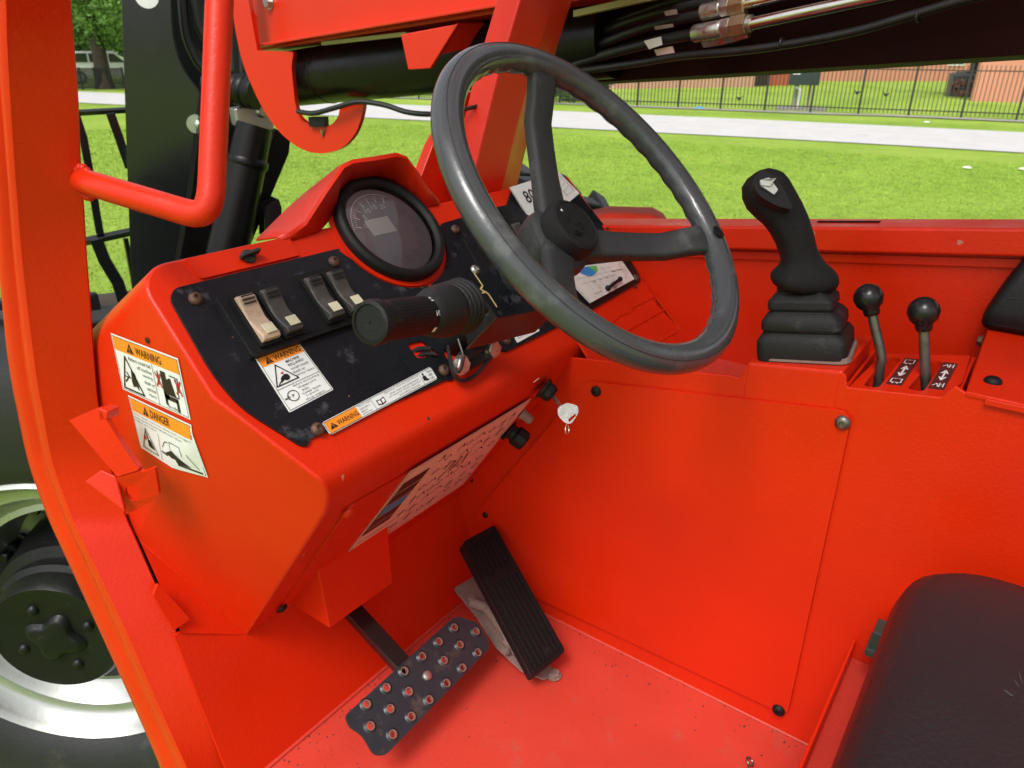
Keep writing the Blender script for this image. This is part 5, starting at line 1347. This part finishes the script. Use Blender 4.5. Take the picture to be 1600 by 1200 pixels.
# box section running to the rear, deep shade painted into its colour
BI = Plane((1.62,.9,1.7), (-1,.12,0))
low = [BI(705,141), BI(940,128), BI(1600,86), BI(1900,66)]
def bt(p, dx, dz): return p-bn*dx+Z3*dz
build('inner_boom_side', MB().loft([[p, p+Z3*.50, p+Z3*.50-bn*.5, p-bn*.5] for p in low]), REDSHADE, boom, smooth=0)
mid_ = BOOM
build('boom_shade_cover', MB().poly([Vector((1.40,.85,2.12)), Vector((2.3,.95,2.12)), Vector((2.1,-1.6,2.32)), Vector((1.20,-1.6,2.32))], (0,0,1), .01), REDFAR, boom, smooth=0)  # unseen cover added and sized to keep the hose bay dark
BH = Plane(BI(1100,80,.09), (-1,.12,0))
def hose(pts, r, m, name='hydraulic_hose', seg=12, h=0): return build(name, MB().tube(spline([BH(u, v, h+(q if len(pts[0]) > 2 else 0)) for (u, v, *rest) in pts for q in [rest[0] if rest else 0]], 6), r, seg), m, boom, smooth=60)
hose([(850,118),(930,90),(1020,66),(1090,52)], .0108, RUBHOSE)
hose([(850,104),(930,72),(1010,42),(1100,22)], .0100, RUBHOSE, h=-.01)
hose([(850,90),(930,55),(1010,25),(1100,5),(1200,-10),(1900,-120)], .0100, RUBHOSE, h=-.03)
hose([(850,82),(930,48),(1000,20),(1120,-12),(1900,-150)], .009, RUBHOSE, h=-.05)
hose([(900,112),(1000,98),(1060,88),(1160,79),(1250,66),(1340,48),(1430,22),(1540,-8),(1700,-30),(1900,-45)], .0075, RUBHOSE, 'electric_cable', h=.01)
def fitting(p0, p1, r, m, name='hose_ferrule', seg=20, h=.0, flute=False):
    a, b = BH(*p0, h), BH(*p1, h); mbx = MB(); L_ = (b-a).length
    mbx.lathe([(r*.9,0),(r,L_*.06),(r,L_*.94),(r*.9,L_)], a, b-a, seg)
    return build(name, mbx, m, boom, smooth=25)
fitting((1084,53),(1128,45), .0165, ZINC, h=.004); fitting((1128,45),(1143,42), .0185, ZINC, 'hex_nut', 6); fitting((1143,42),(1168,37), .0200, BRASS, 'hex_nut', 6); fitting((1168,37),(1176,36), .015, ZINC, 'collar')
build('steel_pipe', MB().tube([BH(1170,38,.002), BH(1290,12,.002), BH(1420,-16,.002), BH(1900,-118,.002)], .0115, 20), CHROME, boom, smooth=60)
fitting((1097,20),(1128,13), .016, ZINC, h=-.01); fitting((1128,13),(1142,10), .018, ZINC, 'hex_nut', 6, h=-.01); fitting((1142,10),(1166,5), .0195, BRASS, 'hex_nut', 6, h=-.01)
build('steel_pipe', MB().tube([BH(1164,6,-.01), BH(1240,-12,-.01), BH(1900,-170,-.01)], .0110, 20), CHROME, boom, smooth=60)
for a, b in (((1100,66),(1136,60)),((1136,60),(1170,50))): fitting(a, b, .012, ZINC, 'hex_nut', 6, h=-.035)
build('hose_tag', MB().poly([BH(1006,64,.02), BH(1032,57,.02), BH(1034,70,.02), BH(1014,77,.02)], bn, .003), LITTER, boom, smooth=0)
build('hose_tag', MB().poly([BH(1022,78,.0), BH(1050,72,.0), BH(1054,84,.0), BH(1028,90,.0)], bn, .003), PINKST, boom, smooth=0)
build('hose_tag', MB().poly([BH(1022,41,.01), BH(1050,37,.01), BH(1052,42,.01), BH(1024,47,.01)], bn, .003), DUSTY, boom, smooth=0)
build('hose_tag', MB().poly([BH(1037,18,.01), BH(1056,14,.01), BH(1058,22,.01), BH(1040,25,.01)], bn, .003), DUSTY, boom, smooth=0)
for u, v in ((1222,68),(1434,25)): build('cable_tie', MB().torus(BH(u, v, .01), BH(u+30, v-6, .01)-BH(u, v, .01), .0085, .0022, 16, 6), RUBHOSE, boom)

# ---- front end: carriage plate, tilt cylinder, fork frame
Y3P = Plane((1.3,3.1,0), (-.85,-1,0)); fe = thing_part('fork_carriage', 'glossy black fork carriage ahead of the cab')
def q3(u, v, h=0): return Y3P(u, v, h)
cp = rnd([q3(188,-60), q3(268,-60), q3(267,20), q3(270,62), q3(282,104), q3(312,145), q3(345,190), q3(338,300), q3(300,420), q3(300,540), q3(212,540), q3(205,440), q3(200,300), q3(195,150)], [.02,.02,.1,.1,.15,.15,.2,.2,.2,.02,.02,.1,.1,.1])
build('carriage_plate', MB().poly(cp, Y3P.n, .04), BLKPAINT, fe, smooth=0, bevel=.008)
build('white_disc', MB().lathe([(.040,0),(.040,.004),(0,.004)], q3(229,-6), Y3P.n, 28), WHITE, fe, smooth=30)
build('pin_boss', MB().lathe([(.034,0),(.034,.03),(.028,.03)], q3(308,193,.0), Y3P.n, 28).ball(q3(311,195,.035), .018, 16, 8), SILVER, fe, smooth=40)
build('inner_frame', MB().poly([q3(262,-60,-.30), q3(420,-60,-.30), q3(400,190,-.30), q3(330,230,-.30), q3(262,150,-.30)], Y3P.n, .05), BLKPAINT, fe, smooth=0)
for pts, r in (([(283,-30),(290,50),(305,90),(320,110)], .018),([(300,-30),(312,40),(330,70),(350,110)], .02),([(355,-10),(362,60),(366,110)], .03),([(372,-30),(378,50),(380,120)], .025)):
    build('hydraulic_hose', MB().tube(spline([q3(u, v, -.12) for u, v in pts], 5), r, 10), RUBHOSE, fe)
ty = thing_part('tilt_cylinder', 'black tilt cylinder behind the grab bar')
K = Plane((0,3.0,0), (-.35,-1,0))
def k3(u, v, h=0): return K(u, v, h)
s_ = depth(k3(400,200))/FPX
build('rod_end', MB().lathe([(12*s_,-22*s_),(22*s_,-19*s_),(24*s_,-12*s_),(23*s_,-9*s_),(25*s_,-5*s_),(25*s_,4*s_),(23.5*s_,6*s_),(25*s_,10*s_),(24*s_,22*s_)], k3(384,142), (RIGHT*.85+DOWN*.25-FWD*.25), 28), BLKCYL, ty, smooth=40)
build('rod_clamp', MB().poly([k3(366,170), k3(402,165), k3(430,185), k3(428,203), k3(372,199)], K.n, .08), SILVER, ty, smooth=0, bevel=.006)
build('clamp_bolt', MB().lathe([(9*s_,0),(9*s_,.02),(6*s_,.03)], k3(407,174), K.n, 16), ZINC, ty, smooth=30)
build('cylinder_barrel', MB().tube([k3(398,196), k3(386,255), k3(359,381), k3(330,520)], [27*s_,29*s_,32*s_,34*s_], 32), BLKCYL, ty, smooth=60)
build('gland_ring', MB().lathe([(28*s_,0),(31*s_,.01),(31*s_,.03),(28*s_,.04)], k3(386,262), k3(388,255)-k3(380,300), 28), BLKCYL, ty, smooth=40)
build('side_link', MB().tube([k3(418,205,-.03), k3(395,270,-.03), k3(330,430,-.03), k3(310,500,-.03)], 6*s_, 12), BLKCYL, ty)
build('link_bar', MB().poly([k3(430,200,-.1), k3(455,215,-.1), k3(452,240,-.1), k3(385,400,-.1), k3(360,480,-.1), k3(330,480,-.1), k3(400,300,-.1)], K.n, .05), BLKCYL, ty, smooth=0, bevel=.005)
build('mast_web', MB().poly([k3(322,120,-.25), k3(372,120,-.25), k3(410,190,-.25), k3(372,330,-.25), k3(335,470,-.25), k3(270,470,-.25), k3(300,300,-.25)], K.n, .08), BLKCYL, ty, smooth=0)
build('step_block', MB().poly([k3(414,322), k3(436,310), k3(441,324), k3(441,372), k3(414,372)], K.n, .08), BLKPAINT, ty, smooth=0, bevel=.006)
ff = thing_part('fork_frame', 'thin black load backrest frame on the grass side')
Q = Plane((0,3.6,0), (-.35,-1,0))
def bar(pts, r, name='frame_bar', m=BLKPAINT):
    sg = depth(Q(160,300))/FPX
    return build(name, MB().tube([Q(*p) for p in pts], r*sg, 4, ref=(.3,.2,1)), m, ff, smooth=0, bevel=.002)
bar([(40,178),(125,176),(198,172)], 5); bar([(172,176),(186,215),(202,262)], 9); bar([(112,160),(130,215),(140,270),(150,330),(156,365)], 8)
bar([(100,382),(140,376),(205,362)], 7); bar([(150,372),(163,405),(184,440),(196,478),(200,520)], 13); bar([(196,372),(205,420),(214,470)], 5)
build('dusty_sleeper', MB().tube([Q(100,492,-.1), Q(215,478,-.1)], .07, 14), TRUNK, ff)

# ---- wheels
HUBM = mat('black_hub_casting', (.007,.0075,.0075), .38, spec=.3, rvar=.1, vscale=20, bump=.4, bscale=60, dirt=(.06,.06,.055), dirt_amt=.4, dscale=30, dthr=.6)
def tele_wheel(c, R_, rimr, ax, label, full=True):
    wl = thing_part('front_wheel', label); ax = Vector(ax).normalized(); c = Vector(c); tt = ax.cross(Z3).normalized()
    def D(a): return tt*math.cos(a)+Z3*math.sin(a)
    build('tyre', MB().lathe([(rimr,-.30),(rimr*1.12,-.33),(R_*.88,-.34),(R_*.965,-.30),(R_*.99,-.20),(R_,-.10),(R_*.985,-.02),(R_*.95,.045),(R_*.86,.065),(rimr*1.22,.055),(rimr*1.08,.035),(rimr*1.0,.010)], c, ax, 96, cap=False), TYREM, wl, smooth=40)
    lug = MB()
    for k in range(26):
        a = 2*math.pi*k/26; 
        for h0_, sg, of in ((.00,1,0),(-.24,-1,.5)):
            a2 = a+of*2*math.pi/26; d_ = D(a2); t_ = D(a2+math.pi/2)
            lug.box(c+ax*(h0_-.055*sg)+d_*(R_*.985), (ax*.085+t_*.05*sg), (t_*.026-ax*.01*sg), d_*.028)
    build('tread_lug', lug, TYREM, wl, smooth=0, bevel=.006)['kind'] = 'stuff'
    rim_ = build('rim', MB().lathe([(rimr,-.02),(rimr*1.035,.012),(rimr*1.045,.024),(rimr*1.02,.030),(rimr*.985,.016),(rimr*.955,-.012),(rimr*.90,-.022),(rimr*.86,-.020),(rimr*.83,-.032),(rimr*.78,-.055),(rimr*.75,-.062),(rimr*.71,-.058),(rimr*.68,-.12),(rimr*.64,-.185),(rimr*.55,-.20),(rimr*.34,-.20)], c, ax, 96, cap=False), SILVER, wl, smooth=50)
    for k in range(8):
        a = 2*math.pi*(k+.35)/8; p = c+D(a)*rimr*.645+ax*(-.190)
        nb_ = MB().lathe([(.034,0),(.034,.012),(.026,.014)], p, ax, 20).lathe([(.024,.012),(.024,.040),(.020,.044)], p, ax, 6).lathe([(.0135,.04),(.0135,.062),(.010,.066),(0,.066)], p, ax, 12)
        build('lug_nut', nb_, BLKPAINT, wl, smooth=25)
    hb = build('hub', MB().lathe([(rimr*.56,-.20),(rimr*.55,-.12),(rimr*.505,-.02),(rimr*.44,-.01),(rimr*.45,.0),(rimr*.45,.02),(rimr*.415,.028),(rimr*.41,.060),(rimr*.385,.074),(rimr*.345,.070),(0,.068)], c, ax, 64), HUBM, wl, smooth=35)
    # cast four lobed cover
    pts = []
    for k in range(64):
        a = 2*math.pi*k/64; r = rimr*(.165+.035*math.cos(4*a)); pts.append(c+ax*.067+D(a+.4)*r)
    pts2 = [p+(c-p-ax*((c-p).dot(ax)))*.22+ax*.016 for p in pts]
    build('hub_cover', MB().loft([pts, pts2]), HUBM, wl, smooth=60, bevel=.004)
    for k in range(4):
        a = 2*math.pi*(k+.5)/4+.4; build('cover_bolt', MB().ball(c+ax*.067+D(a)*rimr*.235, .013, 14, 8), HUBM, wl)
    return wl
tele_wheel((.472,1.535,.608), .645, .338, (-.79,-.615,0), 'front left wheel with silver rim and black hub')
tele_wheel((2.30,1.70,.69), .67, .36, (.93,.36,0), 'far front wheel, its treads just showing behind the dash')
# fender over the far wheel
fe2 = MB(); 
FPL = [(914,352),(920,329),(955,322),(1020,324),(1036,333),(1050,354),(1060,372)]
near = [atx(u+2, v+(20 if 915 < u < 1052 else 0), 1.5) for u, v in FPL]; far = [atx(u, v, 2.1) for u, v in FPL]
fe2.loft([near, far], cap=False, closed=False)
fender = build('far_fender', fe2, FENDERM, T, smooth=60); fender.modifiers.new('thick', 'SOLIDIFY').thickness = .01
build('fender_skirt', MB().poly([*near, atx(1060,420,1.5), atx(918,420,1.5)], (-1,0,0), .008), FENDERM, T, smooth=0)
# chassis below, so nothing floats
build('chassis', MB().bx(.95,2.15,-1.6,1.9,.45,.98), BLKPAINT, T, smooth=0, bevel=.02)
build('axle', MB().tube([Vector((.62,1.66,.56)), Vector((2.3,1.6,.58))], .10, 20), BLKPAINT, T)
build('sill_frame', MB().bx(.345,.95,-1.2,.95,.62,.787), BLKPAINT, T, smooth=0, bevel=.01)
build('boom_tower', MB().bx(1.5,2.0,-2.6,-1.6,.8,2.3), REDFAR, T, smooth=0, bevel=.01)

# ---- ignition key hanging in the switch
key = thing('ignition_key', 'white-headed key with a small ring in the ignition under the dash', 'key', ip+IGA*.02)
kc = dep(886,645,depth(ip)-.035); kn_ = (CAM-kc).normalized(); KP = Plane(kc, kn_)
ko = rnd([KP(871,637), KP(886,629), KP(903,634), KP(904,645), KP(893,662), KP(884,662), KP(872,650)], .004, 4)
build('key_head', MB().poly(ko, kn_, .002, [rnd([KP(888,655), KP(899,646), KP(900,650), KP(889,660)], .0006, 2)]), mat('bright_key_plate', (.55,.54,.50), .3, metal=.5, var=.15, vscale=120, bump=.4, bscale=500), key, smooth=0, bevel=.0006)
build('key_blade', MB().tube([ip+IGA*.018, KP(876,634)], .0028, 8), ZINC, key)
build('key_ring', MB().torus(KP(886,671), (RIGHT*.9-FWD*.4), .0072, .0011, 24, 6), CHROME, key, smooth=60)
# ---- unseen guard roof added over the posts to darken the interior
RZ = 2.47
rf = thing_part('shading_roof', 'unseen red slatted roof added above the cab to shade it')
for k in range(9):
    y = .80-.19*k; build('shading_slat', MB().box(Vector((.80,y,RZ)), X3*.50, Y3*.055, Z3*.006), RED, rf, smooth=0)
for x in (.31,1.29): build('shading_roof_rail', MB().bx(x-.03,x+.03,-.85,.92,RZ-.06,RZ-.008), RED, rf, smooth=0)
for x in (.31,1.29): build('shading_roof_post', MB().bx(x-.03,x+.03,-.85,-.78,.8,RZ-.06), RED, rf, smooth=0)

R = random.Random(8); PS = Plane((0,0,zt+.0032),(0,0,1))
for (u, v, l_, a_) in ((1592,1048,22,1.3),(1585,1062,14,1.0),(1568,1078,12,.5),(1575,1084,10,.4)):
    A, B = PS(u, v), PS(u+l_*math.cos(a_), v+l_*math.sin(a_)); build('scuff_mark', MB().tube([A, (A+B)/2+Vector((.0004,.0003,0)), B], [.0001,.0003,.0001], 5), SCUFF, st_, smooth=60)
